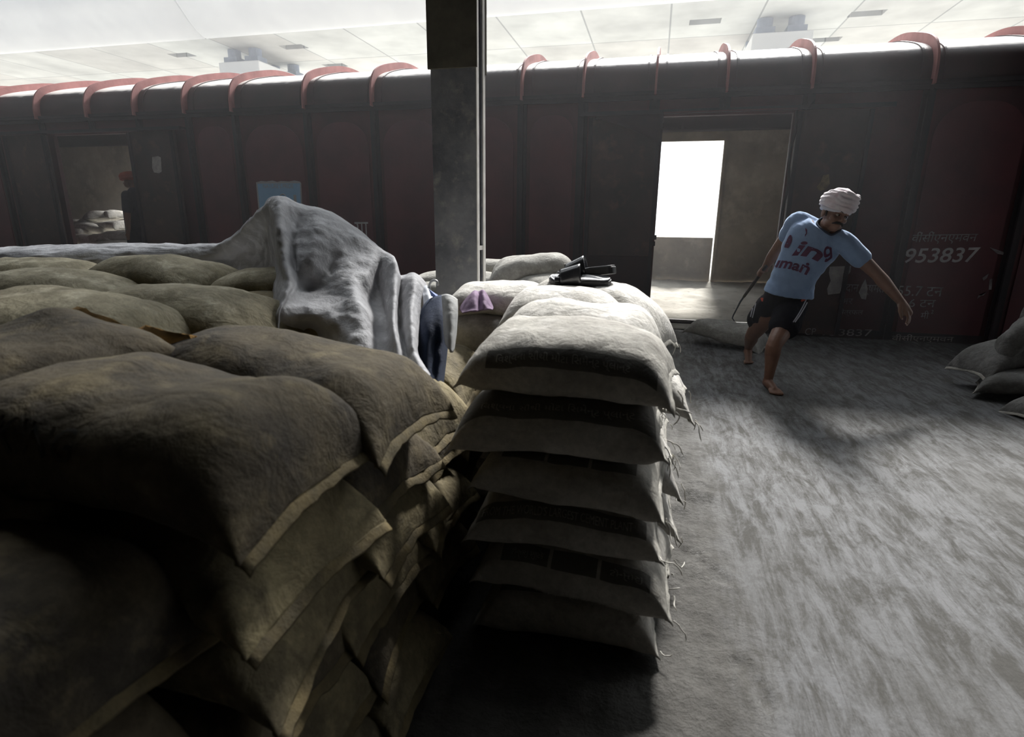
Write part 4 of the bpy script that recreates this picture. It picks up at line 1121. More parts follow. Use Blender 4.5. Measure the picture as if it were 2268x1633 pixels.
pb = cloth('plastic_bag', [
    [(934, 640, 1.98), (936, 655, 1.92), (938, 675, 1.88), (940, 690, 1.86)],
    [(944, 632, 2.00), (948, 650, 1.92), (952, 670, 1.88), (954, 684, 1.86)],
    [(954, 645, 2.00), (958, 655, 1.94), (962, 670, 1.90), (964, 680, 1.88)],
    [(964, 656, 2.00), (968, 662, 1.95), (974, 670, 1.92), (976, 676, 1.90)],
], M['plastic'], 'crumpled white plastic bag with blue print beside the tarpaulin', 'bag', 0.010, 41, 0.003)
a = at(953, 655, 1.915); 
vv = [at(953, 648, 1.91), at(972, 660, 1.93), at(974, 668, 1.90), at(958, 662, 1.895)]
vv = [p + Vector((0.003, -0.02, 0.012)) for p in vv]
o = link('bag_print', mesh_from('bag_print', vv, [(0, 1, 2, 3)], False), pb, M['plastic_blue'])
q = o.modifiers.new('s', 'SOLIDIFY'); q.thickness = 0.002
bm = bmesh.new()
hp = [at(u, v, 2.0) for u, v in ((955, 650), (952, 640), (951, 631), (955, 624), (962, 621), (968, 624), (970, 631))]
tube(bm, spline(hp, 4), 0.0045, 8)
o = link('wire_hook', from_bm('wire_hook', bm, True), None, M['wire']); tag(o, 'bent wire hook sticking up beside the foot of the column', 'hook')

# ------------------------------------------------------------------ slippers
def slipper(name, label, M4):
    root = empty(name, (0, 0, 0), label, 'slipper', 'slippers on the printed stack')
    root.matrix_world = M4
    # outline: x from heel (-) to toe (+), 0.255 m long
    def hwid(t):
        pts = [(0, 0.0), (0.04, 0.022), (0.12, 0.031), (0.35, 0.030), (0.6, 0.040), (0.78, 0.045), (0.9, 0.038), (0.97, 0.022), (1.0, 0.0)]
        return float(np.interp(t, [p[0] for p in pts], [p[1] for p in pts]))
    def slab(z0, z1, grow, nm, m, heel=0.0):
        ts = [0.5 - 0.5 * math.cos(k * math.pi / 28) for k in range(29)]
        L_ = 0.255
        out = [((t - 0.5) * (L_ + grow * 2), hwid(t) + grow) for t in ts] + [((t - 0.5) * (L_ + grow * 2), -hwid(t) - grow) for t in ts[-2:0:-1]]
        bm = bmesh.new()
        def zz(x): return 0.010 * max(0, (x - 0.05) / 0.08) ** 2 + heel * (1 if x < -0.02 else max(0, 1 - (x + 0.02) / 0.05))
        f = [bm.verts.new((x, y, z1 + zz(x))) for x, y in out]
        g = [bm.verts.new((x, y, z0 + (zz(x) if z0 > 0.003 else 0.010 * max(0, (x - 0.05) / 0.08) ** 2))) for x, y in out]
        bm.faces.new(f); bm.faces.new(g[::-1])
        for k in range(len(out)): bm.faces.new((f[k], g[k], g[(k + 1) % len(out)], f[(k + 1) % len(out)]))
        o = link(nm, from_bm(nm, bm), root, m)
        q = o.modifiers.new('b', 'BEVEL'); q.width = 0.003; q.segments = 2
        return o
    slab(0.0, 0.020, 0.004, 'sole', M['slip_black'], 0.010)
    slab(0.0205, 0.027, 0.0, 'insole', M['slip_insole'], 0.010)
    # broad instep strap
    vs, fs = [], []
    nx, ny = 8, 18
    for i in range(nx + 1):
        x = -0.008 + 0.085 * i / nx
        for j in range(ny + 1):
            q = math.pi * j / ny
            y = 0.048 * math.cos(q)
            z = 0.012 + (0.080 - 0.030 * (i / nx)) * math.sin(q) ** 0.75
            vs.append((x + 0.012 * math.sin(q), y, z))
    fs = [(i * (ny + 1) + j, i * (ny + 1) + j + 1, (i + 1) * (ny + 1) + j + 1, (i + 1) * (ny + 1) + j) for i in range(nx) for j in range(ny)]
    o = link('strap', mesh_from('strap', vs, fs), root, M['slip_gloss'])
    q = o.modifiers.new('s', 'SOLIDIFY'); q.thickness = 0.005
    bm = bmesh.new()
    tube(bm, [(0.068, 0.0, 0.052), (0.080, 0.008, 0.047), (0.090, 0.012, 0.036), (0.092, 0.012, 0.022)], 0.006, 8)
    link('toe_post', from_bm('toe_post', bm, True), root, M['slip_gloss'])
    vs, fs = [], []
    for i in range(5):
        x = 0.083 + 0.022 * i / 4
        for j in range(11):
            q = math.pi * j / 10
            vs.append((x, 0.030 + 0.017 * math.cos(q), 0.024 + 0.020 * math.sin(q)))
    fs = [(i * 11 + j, i * 11 + j + 1, (i + 1) * 11 + j + 1, (i + 1) * 11 + j) for i in range(4) for j in range(10)]
    o = link('toe_loop', mesh_from('toe_loop', vs, fs), root, M['slip_gloss'])
    q = o.modifiers.new('s', 'SOLIDIFY'); q.thickness = 0.004
    return root
p1 = at(1289, 632, 2.44)
slipper('slipper', 'near black slipper on top of the printed stack, flat on the sack', Matrix.Translation((p1.x - 0.005, 2.40, p1.z + 0.006)) @ Matrix.Rotation(math.radians(186), 4, 'Z') @ Matrix.Rotation(math.radians(-1), 4, 'Y') @ Matrix.Rotation(math.radians(-15), 4, 'X'))
slipper('slipper', 'far black slipper leaning across the other one, heel raised', Matrix.Translation((p1.x + 0.012, 2.475, p1.z + 0.034)) @ Matrix.Rotation(math.radians(178), 4, 'Z') @ Matrix.Rotation(math.radians(8), 4, 'Y') @ Matrix.Rotation(math.radians(6), 4, 'X'))

# ------------------------------------------------------------------ people
def stick(bm, pts, rads, seg=16):
    tube(bm, spline([np.array(p) for p in pts], 5), list(np.interp(np.linspace(0, len(pts) - 1, (len(pts) - 1) * 5 + 1), range(len(pts)), rads)), seg)
def img_dir(du, dv): return (RT * du - UP * dv).normalized()

def labourer():
    root = empty('person', (0.98, 4.75, 0), 'barefoot man in turban, light blue T-shirt and black shorts dragging a sack', 'person')
    padd = lambda o: local(o, root)
    A = lambda u, v, y: np.array(at(u, v, y))
    lat0 = img_dir(0.87, 0.50)                       # shoulder line drops to the right
    SP = [((1735, 694), 4.80, .150, .105), ((1737, 668), 4.80, .163, .116), ((1748, 636), 4.78, .150, .108), ((1763, 604), 4.74, .146, .104), ((1782, 570), 4.70, .164, .115),
          ((1800, 540), 4.66, .182, .122), ((1814, 518), 4.63, .168, .108), ((1826, 504), 4.61, .110, .082)]
    def torso(bm, grow=0.0, lo=0, hi=99, e=0.9):
        rg = []
        n = len(SP)
        for i, ((u, v), y, hw, hd) in enumerate(SP):
            if i < lo or i > hi: continue
            c = at(u, v, y)
            a0 = at(*SP[max(0, i - 1)][0], SP[max(0, i - 1)][1]); a1 = at(*SP[min(n - 1, i + 1)][0], SP[min(n - 1, i + 1)][1])
            ax = (a1 - a0).normalized()
            k = min(1.0, i / 4)
            la = (img_dir(1, 0.12) * (1 - k) + lat0 * k)
            la = (la - ax * la.dot(ax)).normalized()
            de = la.cross(ax).normalized()
            rg.append((c, la * (hw + grow), de * (hd + grow)))
        # finer rings
        fine = []
        for j in range(len(rg)):
            fine.append([np.array(rg[j][q]) for q in range(3)])
        st = [spline([f[q] for f in fine], 4) for q in range(3)]
        loft(bm, [(Vector(st[0][i]), Vector(st[1][i]), Vector(st[2][i])) for i in range(len(st[0]))], 32, e)
    LS, LE, LW = A(1868, 536, 4.57), A(1941, 606, 4.50), A(1995, 668, 4.44)
    RS, RE, RW = A(1768, 490, 4.72), A(1718, 556, 4.90), A(1693, 596, 5.03)
    bm = bmesh.new()
    torso(bm, -0.004)
    stick(bm, [A(1838, 522, 4.62), LS, LS + (LE - LS) * .35, LS + (LE - LS) * .7, LE, LE + (LW - LE) * .3, LE + (LW - LE) * .7, LW], [.060, .062, .056, .048, .042, .045, .035, .027])
    stick(bm, [A(1795, 502, 4.68), RS, RS + (RE - RS) * .4, RE, RE + (RW - RE) * .35, RW], [.058, .060, .052, .041, .042, .027])
    # legs
    LH, LK, LA_ = A(1757, 690, 4.74), A(1716, 762, 4.46), A(1702, 838, 4.50)
    RH, RK, RA = A(1704, 690, 4.84), A(1667, 742, 5.08), A(1657, 772, 5.42)
    stick(bm, [LH, LH + (LK - LH) * .5, LK, LK + (LA_ - LK) * .28 + np.array((0.0, .015, 0)), LK + (LA_ - LK) * .65, LA_], [.092, .078, .056, .057, .042, .033])
    stick(bm, [RH, RH + (RK - RH) * .5, RK, RK + (RA - RK) * .3, RK + (RA - RK) * .7, RA], [.092, .078, .056, .056, .040, .033])
    # front foot, flat on the floor
    heel = atz(1700, 846, 0.035); toe = atz(1722, 868, 0.02)
    f = (toe - heel); f.z = 0; f = f.normalized(); sdir = Vector((f.y, -f.x, 0))
    h0 = Vector(LA_); h0.z = 0.034
    stick(bm, [LA_, h0 + f * 0.0 + Vector((0, 0, .012)), h0 + f * .07, h0 + f * .14 + Vector((0, 0, -.008))], [.034, .036, .034, .026], 14)
    stick(bm, [h0 - f * .03, h0 + f * .05 + Vector((0, 0, -.006)), h0 + f * .13 + Vector((0, 0, -.012))], [.032, .030, .030], 12)
    for k, (o_, ln, r) in enumerate(((-.030, .205, .015), (-.010, .200, .012), (.006, .192, .0115), (.021, .182, .011), (.034, .168, .0105))):
        b0 = h0 + f * .125 + sdir * o_ * .85; b0.z = .020
        b1 = h0 + f * ln + sdir * o_ * 1.05; b1.z = r * 0.9
        stick(bm, [b0, (b0 + b1) / 2 + Vector((0, 0, .005)), b1], [r * 1.15, r, r * .95], 10)
    # rear foot, heel lifted, toes on the floor
    ra = Vector(RA); tp_ = Vector((ra.x - 0.01, ra.y - 0.155, 0.018))
    mid = (ra + tp_) / 2
    stick(bm, [ra + Vector((0, .03, -.035)), mid + Vector((0, 0, -.005)), tp_], [.033, .034, .028], 12)
    stick(bm, [ra, mid + Vector((0, 0, .02)), tp_ + Vector((0, 0, .008))], [.033, .033, .024], 12)
    for k, o_ in enumerate((-.030, -.012, .004, .019, .032)):
        stick(bm, [tp_ + Vector((o_, 0, 0)), tp_ + Vector((o_ * 1.1, -.045 + .008 * k, -.006))], [.013 - .001 * k] * 2, 8)
    # neck and head
    HC = at(1849, 474, 4.56)
    f_h = (-FW * 0.90 + RT * 0.08 - UP * 0.36).normalized()
    u0 = (UP * 0.97 + RT * 0.24).normalized()
    u_h = (u0 - f_h * u0.dot(f_h)).normalized()
    r_h = u_h.cross(f_h).normalized()           # to the figure's left = picture right
    HM = Matrix(((r_h.x, f_h.x, u_h.x, HC.x), (r_h.y, f_h.y, u_h.y, HC.y), (r_h.z, f_h.z, u_h.z, HC.z), (0, 0, 0, 1)))
    H = lambda x, y, z: np.array(HM @ Vector((x, y, z)))
    stick(bm, [A(1820, 518, 4.66), A(1828, 503, 4.62), H(0, -.015, -.075)], [.058, .054, .054])
    def bl(x, y, z, sx, sy, sz): ball(bm, HM @ Matrix.Translation((x, y, z)), sx, sy, sz, 20)
    bl(0, -.012, .022, .077, .096, .094)
    bl(0, .030, -.048, .058, .064, .064)
    bl(0, .050, -.088, .034, .036, .030)
    bl(0, .074, -.100, .020, .018, .017)
    for s in (-1, 1):
        bl(s * .044, .062, -.032, .022, .022, .020)
        bl(s * .046, .030, -.075, .020, .035, .026)
        bl(s * .012, .101, -.040, .0095, .012, .0085)
        bl(s * .080, -.008, -.020, .009, .019, .030)
        bl(s * .083, -.018, -.010, .007, .010, .024)
    stick(bm, [H(0, .090, .008), H(0, .100, -.012), H(0, .114, -.034), H(0, .108, -.042)], [.0085, .0095, .0125, .011], 12)
    stick(bm, [H(-.050, .070, .012), H(-.025, .088, .015), H(0, .092, .013), H(.025, .088, .015), H(.050, .070, .012)], [.010, .012, .011, .012, .010], 12)
    stick(bm, [H(-.025, .088, -.070), H(0, .100, -.067), H(.025, .088, -.070)], [.005, .0075, .005], 10)
    stick(bm, [H(-.022, .086, -.078), H(0, .097, -.080), H(.022, .086, -.078)], [.005, .0085, .005], 10)
    # left hand (picture right): wrist bent, fingers hanging and curled
    W0 = Vector(LW)
    fd = img_dir(0.10, 1.0); fd = (fd + FW * -0.10).normalized()
    pd = (Vector(LW) - Vector(LE)).normalized()
    pd = (pd * 0.5 + fd * 0.8).normalized()
    sd_ = img_dir(1.0, 0.05)
    th_ = fd.cross(sd_).normalized()
    K = W0 + pd * 0.085 + sd_ * 0.012
    stick(bm, [W0, W0 + pd * .03, K - sd_ * .018], [.027, .030, .024], 14)
    stick(bm, [W0 + sd_ * .006, W0 + pd * .04 + sd_ * .014, K + sd_ * .016], [.024, .027, .022], 14)
    nails = []
    toC = -FW
    for k, (o_, ln, cu, dep) in enumerate(((-.016, .078, -.35, .030), (.004, .086, -.25, .006), (.020, .078, -.30, -.018), (.032, .062, -.45, -.040))):
        b0 = K + sd_ * o_ * .9 + toC * dep * 0.6
        j1 = b0 + (fd + sd_ * 0.05).normalized() * ln * .45
        j2 = j1 + (fd - sd_ * 0.35).normalized() * ln * .32
        j3 = j2 + (fd - sd_ * 0.75).normalized() * ln * .26
        stick(bm, [b0, j1, j2, j3], [.0105, .0095, .0088, .0072], 12)
        nails.append((j3, (fd - sd_ * .75).normalized()))
    t0 = W0 + pd * .030 - sd_ * .020 + toC * .012
    t1 = t0 + (fd * .9 - sd_ * .25).normalized() * .042; t2 = t1 + (fd + sd_ * .05).normalized() * .032; t3 = t2 + (fd + sd_ * .12).normalized() * .022
    stick(bm, [t0, t1, t2, t3], [.017, .0125, .0105, .0080], 12)
    nails.append((t3, fd))
    # right hand closed round the stick
    G0 = at(1687, 603, 5.05); G1_ = at(1640, 668, 5.50)
    gd = (G1_ - G0).normalized()
    wr = Vector(RW)
    gx = gd.cross(Vector((0, 0, 1))).normalized(); gy = gd.cross(gx).normalized()
    palm = G0 + (wr - G0).normalized() * 0.028
    stick(bm, [wr, (wr + palm) / 2 + gx * .006, palm], [.027, .030, .026], 14)
    for k in range(4):
        c = G0 + gd * (-0.030 + 0.020 * k)
        pts = []
        for q in (100, 150, 205, 260, 310):
            pts.append(c + (gx * math.cos(math.radians(q)) + gy * math.sin(math.radians(q))) * .021)
        stick(bm, pts, [.0105, .0105, .010, .0095, .008], 10)
    stick(bm, [palm + gd * -.02, G0 + gd * -.045 + gx * .018, G0 + gd * -.055 - gy * .016], [.014, .011, .009], 10)
    body = modded('body', bm, 0.0052, 4, 0.5)
    padd(link('body', body, None, M['skin']))
    # nails
    for j, d in nails:
        bm = bmesh.new(); ball(bm, Matrix.Translation(j + d * .0035 + toC * .0035), .0048, .0048, .0048, 8)
        padd(link('finger_nail', from_bm('finger_nail', bm, True), None, M['nail']))
    # eyes, brows, moustache
    for s in (-1, 1):
        bm = bmesh.new(); ball(bm, HM @ Matrix.Translation((s * .031, .0805, -.006)), .0125, .0125, .0085, 16)
        e = padd(link('eye', from_bm('eye', bm, True), None, M['eye']))
        bm = bmesh.new(); ball(bm, HM @ Matrix.Translation((s * .031 + .003, .0905, -.007)), .0055, .0040, .0055, 12)
        i_ = link('iris', from_bm('iris', bm, True), None, M['iris']); i_.parent = e
        bm = bmesh.new(); stick(bm, [H(s * .014, .098, .016), H(s * .032, .094, .022), H(s * .054, .074, .016)], [.0045, .0055, .003], 10)
        padd(link('eyebrow', from_bm('eyebrow', bm, True), None, M['hair']))
        bm = bmesh.new(); stick(bm, [H(s * .076, .012, .03), H(s * .078, .018, .0), H(s * .074, .024, -.03)], [.007, .007, .004], 10)
        padd(link('sideburn', from_bm('sideburn', bm, True), None, M['hair']))
    bm = bmesh.new()
    stick(bm, [H(-.040, .078, -.068), H(-.024, .098, -.058), H(0, .108, -.055), H(.024, .098, -.058), H(.040, .078, -.068)], [.0035, .0085, .008, .0085, .0035], 12)
    padd(link('moustache', from_bm('moustache', bm, True), None, M['hair']))
    # turban: dome and wound bands
    bm = bmesh.new()
    ball(bm, HM @ Matrix.Translation((0, -.012, .085)), .098, .116, .096, 24)
    for z, rx, ry, r, tx, ty in ((.046, .082, .102, .021, .02, .0), (.052, .090, .108, .025, -.10, .06), (.076, .094, .112, .027, .08, -.05), (.098, .092, .110, .026, -.05, .10), (.120, .084, .102, .026, .14, .04)):
        pts = []
        for k in range(33):
            q = 2 * math.pi * k / 32
            x, y = rx * math.cos(q), ry * math.sin(q) - .012
            pts.append(H(x, y, z + tx * y + ty * x + .004 * math.sin(5 * q + z * 90)))
        tube(bm, pts, r, 10, cap=False)
    tm = modded('turban', bm, 0.005, 2, 0.5)
    HI = HM.inverted()
    for vx_ in tm.vertices:
        c = HI @ vx_.co
        q = math.atan2(c.y, c.x)
        n = vx_.normal
        k = 0.0030 * math.sin(c.z * 240 + 2.6 * math.sin(q * 1.0 + .4) + 4.5 * N3(c.x * 9, c.y * 9, c.z * 9)) + 0.005 * (0.25 - abs(N3(c.x * 26, c.y * 26, c.z * 60)))
        if c.z > .15: k *= .55
        vx_.co += n * k
    tm.update()
    tb = padd(link('turban', tm, None, M['turban']))
    tb['label'] = 'pale pink and white wound turban'
    bm = bmesh.new()
    pts = []
    for k in range(33):
        q = 2 * math.pi * k / 32
        pts.append(H(.082 * math.cos(q), .101 * math.sin(q) - .011, .024 + .006 * math.cos(q)))
    tube(bm, pts, .016, 10, cap=False)
    hb = link('headband', from_bm('headband', bm, True), None, M['cap_white']); padd(hb)
    # loose turban end behind the ear
    vs, fs = [], []
    for i in range(14):
        for j in range(8):
            s, t = i / 13, j / 7
            vs.append(H(.086 + .020 * math.sin(t * 5 + s * 3) - .006 * s, -.010 - .055 * t + .01 * math.sin(s * 7), .045 - .125 * s + .012 * N3(t * 5, s * 4, 1)))
    fs = [(i * 8 + j, i * 8 + j + 1, (i + 1) * 8 + j + 1, (i + 1) * 8 + j) for i in range(13) for j in range(7)]
    o = link('turban_end', mesh_from('turban_end', vs, fs), None, M['turban'])
    q = o.modifiers.new('s', 'SOLIDIFY'); q.thickness = .006
    padd(o)
    # T-shirt
    bm = bmesh.new()
    SPs = list(SP)
    torso(bm, 0.015, 2, 7, 0.88)
    stick(bm, [A(1812, 522, 4.64), A(1824, 510, 4.62)], [.098, .088], 20)
    stick(bm, [A(1830, 524, 4.62), LS, LS + (LE - LS) * .30, LS + (LE - LS) * .50], [.076, .078, .074, .072])
    stick(bm, [A(1800, 505, 4.68), RS, RS + (RE - RS) * .25, RS + (RE - RS) * .46], [.074, .074, .070, .066])
    # drape of the back over the hips
    c0, c1 = at(1753, 626, 4.78), at(1745, 652, 4.79)
    la = img_dir(1, 0.15); ax = (c0 - c1).normalized(); la = (la - ax * la.dot(ax)).normalized(); de = la.cross(ax)
    loft(bm, [(c0, la * .170, de * .130), (c1, la * .186, de * .142)], 32, .9)
    sm = modded('t_shirt', bm, 0.007, 5, 0.5)
    for vx_ in sm.vertices:
        c = vx_.co
        s = (c - c1).dot(ax)
        l_ = (c - c1).dot(la)
        k = 0.0075 * N3(l_ * 9 + s * 8, s * 5, 4) + 0.0040 * N3(l_ * 30 + s * 22, s * 9 - l_ * 6, 7)
        k += 0.004 * math.sin((s * 0.8 + l_ * 0.6) * 80 + 3 * N3(l_ * 6, s * 6, 3)) * max(0, 1 - abs(s - .10) / .12) * (1 if l_ < 0.10 else .5)
        vx_.co += vx_.normal * k
    sm.update()
    sh = padd(link('t_shirt', sm, None, M['shirt']))
    bm = bmesh.new()
    nb = at(1829, 509, 4.60)
    ax2 = (Vector(H(0, -.015, -.075)) - at(1818, 518, 4.64)).normalized()
    l2 = (lat0 - ax2 * lat0.dot(ax2)).normalized(); d2_ = l2.cross(ax2)
    b2 = bmesh.new(); b2.from_mesh(sm)
    full = BVHTree.FromBMesh(b2)
    ring = []
    for q in np.linspace(0, 2 * math.pi, 41):
        p = nb + l2 * .080 * math.cos(q) + d2_ * .074 * math.sin(q)
        hit = full.ray_cast(p + ax2 * .25, -ax2)
        ring.append((hit[0] if hit[0] else p) + ax2 * .001)
    cut = []
    for f in b2.faces:
        v = f.calc_center_median() - nb
        if (v.dot(l2) / .081) ** 2 + (v.dot(d2_) / .075) ** 2 < 1 and v.dot(ax2) > -.09: cut.append(f)
    bmesh.ops.delete(b2, geom=cut, context='FACES')
    b2.to_mesh(sm); b2.free(); sm.update()
    bm = bmesh.new()
    tube(bm, spline([np.array(p) for p in ring[::2]], 3), .0075, 8, cap=False)
    padd(link('collar', from_bm('collar', bm, True), None, M['collar']))
    # print on the chest, laid onto the cloth
    tree = BVHTree.FromPolygons([v.co.copy() for v in sm.vertices], [tuple(p.vertices) for p in sm.polygons])
    def shirt_text(body, u0, v0, u1, v1, hpx, bold):
        tv, tf = text_geo(body, 1.0, 'LEFT', 0.25, 1.0, bold)
        # subdivide by triangulated long edges is not needed at this size
        xs = [v.x for v in tv]; ys = [v.y for v in tv]
        q = []
        for v in tv:
            s = (v.x - min(xs)) / (max(xs) - min(xs)); r = (v.y - min(ys)) / (max(ys) - min(ys))
            du, dv = u1 - u0, v1 - v0
            ln = math.hypot(du, dv)
            nu, nv = dv / ln, -du / ln
            uu = u0 + du * s + nu * hpx * r; vv_ = v0 + dv * s + nv * hpx * r - 6 * math.sin(s * math.pi)
            d = ray(uu, vv_).normalized()
            hit = tree.ray_cast(CAM, d)
            p = hit[0] + hit[1] * .0045 if hit[0] else None
            q.append(p)
        good = [i for i, p in enumerate(q) if p is not None]
        if not good: return
        ff = [f for f in tf if all(q[i] is not None for i in f)]
        q = [p if p is not None else q[good[0]] for p in q]
        o = link('shirt_print', mesh_from('shirt_print', q, ff, False), sh, M['shirt_print'])
        return o
    shirt_text('l', 1783, 525, 1792, 522, 13, 0.03)
    shirt_text('e', 1736, 552, 1747, 556, 30, 0.03)
    shirt_text('in', 1754, 566, 1818, 583, 33, 0.03)
    shirt_text('ɡ', 1827, 584, 1850, 577, 30, 0.03)
    shirt_text('umaṅ', 1708, 594, 1790, 611, 27, 0.03)
    # shorts
    bm = bmesh.new()
    torso(bm, 0.004, 0, 2, 0.9)
    stick(bm, [A(1754, 678, 4.77), A(1745, 700, 4.68), A(1738, 722, 4.60)], [.112, .114, .112], 24)
    stick(bm, [A(1706, 678, 4.83), A(1694, 695, 4.92), A(1684, 708, 5.00)], [.110, .110, .106], 24)
    hm = modded('shorts', bm, 0.007, 4, 0.5)
    for vx_ in hm.vertices:
        c = vx_.co
        vx_.co += vx_.normal * (0.007 * N3(c.x * 14, c.y * 14, c.z * 9) + .003 * N3(c.x * 40, c.y * 30, c.z * 16))
    hm.update()
    so = padd(link('shorts', hm, None, M['shorts']))
    htree = BVHTree.FromPolygons([v.co.copy() for v in hm.vertices], [tuple(p.vertices) for p in hm.polygons])
    def strip(name, px_, wd, m, parent):
        # a band stitched to the cloth along picture points
        L_, R_ = [], []
        pts = spline([np.array(p, float) for p in px_], 6)
        for i, p in enumerate(pts):
            w_ = wd if isinstance(wd, (int, float)) else float(np.interp(i / (len(pts) - 1), np.linspace(0, 1, len(wd)), wd))
            a = pts[max(0, i - 1)]; b = pts[min(len(pts) - 1, i + 1)]
            t = (b - a) / np.linalg.norm(b - a); n = np.array((-t[1], t[0]))
            for lst, s in ((L_, 1), (R_, -1)):
                q = p + n * s * w_ / 2
                hit = htree.ray_cast(CAM, ray(q[0], q[1]).normalized())
                lst.append(hit[0] + hit[1] * .003 if hit[0] else None)
        vs, fs = [], []
        ok = [i for i in range(len(L_)) if L_[i] is not None and R_[i] is not None]
        for i in ok: vs += [L_[i], R_[i]]
        fs = [(2 * i, 2 * i + 1, 2 * i + 3, 2 * i + 2) for i in range(len(ok) - 1)]
        if not fs: return
        o = link(name, mesh_from(name, vs, fs), parent, m)
    strip('side_panel', [(1683, 626), (1686, 645), (1689, 668)], [10, 15, 3], M['orange'], so)
    strip('side_panel', [(1800, 648), (1788, 656), (1774, 668)], [7, 14, 3], M['orange'], so)
    strip('side_stripe', [(1679, 642), (1672, 665), (1666, 690), (1663, 702)], 2.2, M['stripe'], so)
    strip('side_stripe', [(1683, 646), (1676, 668), (1670, 692), (1667, 704)], 2.2, M['stripe'], so)
    strip('side_stripe', [(1792, 660), (1782, 680), (1770, 700), (1760, 714)], 2.6, M['stripe'], so)
    strip('side_stripe', [(1786, 662), (1776, 682), (1765, 701), (1756, 714)], 2.4, M['stripe'], so)
    return G0, G1_, gd
G0, G1_, gd = labourer()
# the long hook he pulls with
bm = bmesh.new()
tipp = at(1624, 699, 5.98)
tube(bm, [G0 - gd * .10, G0, G0 + gd * .12, G1_ - gd * .10], [.014, .0155, .015, .012], 12)
hk = link('drag_hook', from_bm('drag_hook', bm, True), None, M['wrap'])
tag(hk, 'long steel drag hook with wrapped grip, caught in the dragged sack', 'hook')
bm = bmesh.new()
tube(bm, [G1_ - gd * .12, G1_, (G1_ + tipp) / 2, tipp, tipp + Vector((0.0, .04, -.035)), tipp + Vector((.02, .02, -.06))], [.0085, .0085, .0075, .007, .006, .004], 10)
o = link('hook_shaft', from_bm('hook_shaft', bm, True), hk, M['hook'])

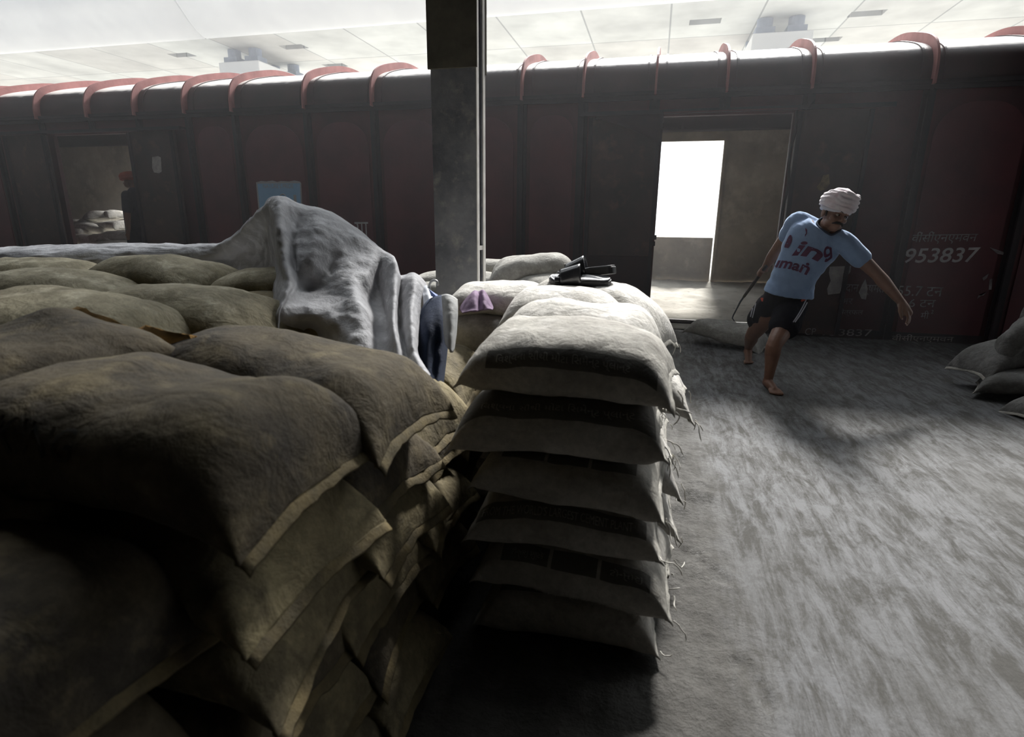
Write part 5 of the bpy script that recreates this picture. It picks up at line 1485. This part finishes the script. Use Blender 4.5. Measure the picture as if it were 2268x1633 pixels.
def far_worker():
    Y = 7.12
    root = empty('person', (at(300, 540, Y).x, Y, 0), 'person in orange-red headcloth and dark clothes standing at the left wagon doorway', 'person')
    padd = lambda o: local(o, root)
    A = lambda u, v, dy=0.0: np.array(at(u, v, Y + dy))
    foot_z = 0.135
    bm = bmesh.new()
    hip = A(303, 468); hip2 = Vector(hip)
    # head bowed to the left
    hc = Vector(A(290, 400))
    ball(bm, Matrix.Translation(hc), .085, .095, .10, 16)
    ball(bm, Matrix.Translation(hc + Vector((-.045, -.02, -.055))), .05, .055, .055, 14)
    stick(bm, [hc + Vector((-.085, -.03, -.02)), hc + Vector((-.105, -.03, -.045))], [.012, .014], 8)
    for s in (-1, 1): ball(bm, Matrix.Translation(hc + Vector((.02, s * .088, -.03))), .02, .010, .03, 10)
    stick(bm, [A(300, 428), A(296, 412), np.array(hc)], [.062, .055, .05])
    stick(bm, [A(303, 470), A(303, 448), A(301, 430)], [.115, .125, .10])
    z0 = hip2.z
    for s, dx in ((-1, -.03), (1, .03)):
        h = Vector((hip2.x + dx * .5, Y + s * .085, z0 - .02)); k = Vector((hip2.x - .02 + dx, Y + s * .09, z0 * .52 + .05)); an = Vector((hip2.x + .03 + dx, Y + s * .09, foot_z - .03))
        stick(bm, [h, k, an], [.09, .06, .042]); stick(bm, [an + Vector((.03, 0, -.035)), an + Vector((-.13, 0, -.045))], [.036, .026], 10)
        sh = Vector(A(302, 434)) + Vector((0, s * .17, 0)); el = sh + Vector((.02, s * .05, -.27)); ha = el + Vector((-.05, s * -.02, -.22))
        stick(bm, [sh, el, ha], [.055, .043, .03])
        pal = ha + Vector((-.02, 0, -.06)); stick(bm, [ha, pal], [.028, .026], 10)
        for q in range(4): stick(bm, [pal + Vector((-.024 + .016 * q, 0, -.01)), pal + Vector((-.03 + .016 * q, 0, -.085 + .006 * abs(q - 1)))], [.010, .008], 8)
        stick(bm, [ha + Vector((-.025, 0, -.02)), pal + Vector((-.045, 0, -.02))], [.012, .009], 8)
    padd(link('body', modded('body', bm, .009, 3), None, M['skin']))
    bm = bmesh.new()
    stick(bm, [A(303, 474), A(303, 448), A(301, 431)], [.135, .142, .115], 20)
    for s in (-1, 1):
        sh = Vector(A(302, 434)) + Vector((0, s * .16, 0)); stick(bm, [sh, sh + Vector((.02, s * .05, -.20))], [.072, .066])
    padd(link('shirt', modded('shirt', bm, .010, 4), None, M['dark_cloth']))
    bm = bmesh.new()
    stick(bm, [A(303, 476), A(303, 468)], [.135, .135], 20)
    for s, dx in ((-1, -.03), (1, .03)):
        h = Vector((hip2.x + dx * .5, Y + s * .085, z0 - .02)); k = Vector((hip2.x - .02 + dx, Y + s * .09, z0 * .52 + .05)); an = Vector((hip2.x + .03 + dx, Y + s * .09, foot_z + .06))
        stick(bm, [h, k, an], [.105, .082, .070])
    padd(link('trousers', modded('trousers', bm, .010, 4), None, M['dark_cloth']))
    bm = bmesh.new()
    c = hc + Vector((-.012, -.005, .055))
    ball(bm, Matrix.Translation(c), .125, .12, .075, 18)
    for z, r in ((-.02, .105), (.01, .11), (.035, .095)):
        tube(bm, [c + Vector((r * math.cos(q) * 1.05, r * math.sin(q), z + .02 * math.cos(q))) for q in np.linspace(0, 2 * math.pi, 25)], .024, 8, cap=False)
    padd(link('headcloth', modded('headcloth', bm, .008, 2), None, M['cap_red']))
far_worker()

# ------------------------------------------------------------------ cement dust hanging in the air
def haze(name, dims, dens, label):
    m = bpy.data.materials.new(name)
    m.use_nodes = True
    t = m.node_tree
    t.nodes.remove(t.nodes['Principled BSDF'])
    v = t.nodes.new('ShaderNodeVolumeScatter')
    v.inputs['Color'].default_value = (0.96, 0.97, 1.0, 1)
    v.inputs['Density'].default_value = dens
    v.inputs['Anisotropy'].default_value = 0.35
    t.links.new(v.outputs[0], t.nodes['Material Output'].inputs['Volume'])
    o = boxes(name, [dims], m)
    return tag(o, label, 'dust', kind='stuff')
haze('dust_haze', (-13.9, 1.9, 3.9, 6.78, -0.02, 5.4), 0.0075, 'thin pale cement dust hanging in front of the wagon side')
haze('dust_haze', (-26, 24, 9.75, 22.0, 0.05, 8.9), 0.0125, 'thin pale dust hanging in the daylight beyond the wagon')
haze('dust_haze', (-14.8, 5.1, 6.92, 9.60, 0.05, 2.9), 0.034, 'pale cement dust hanging inside the wagon')
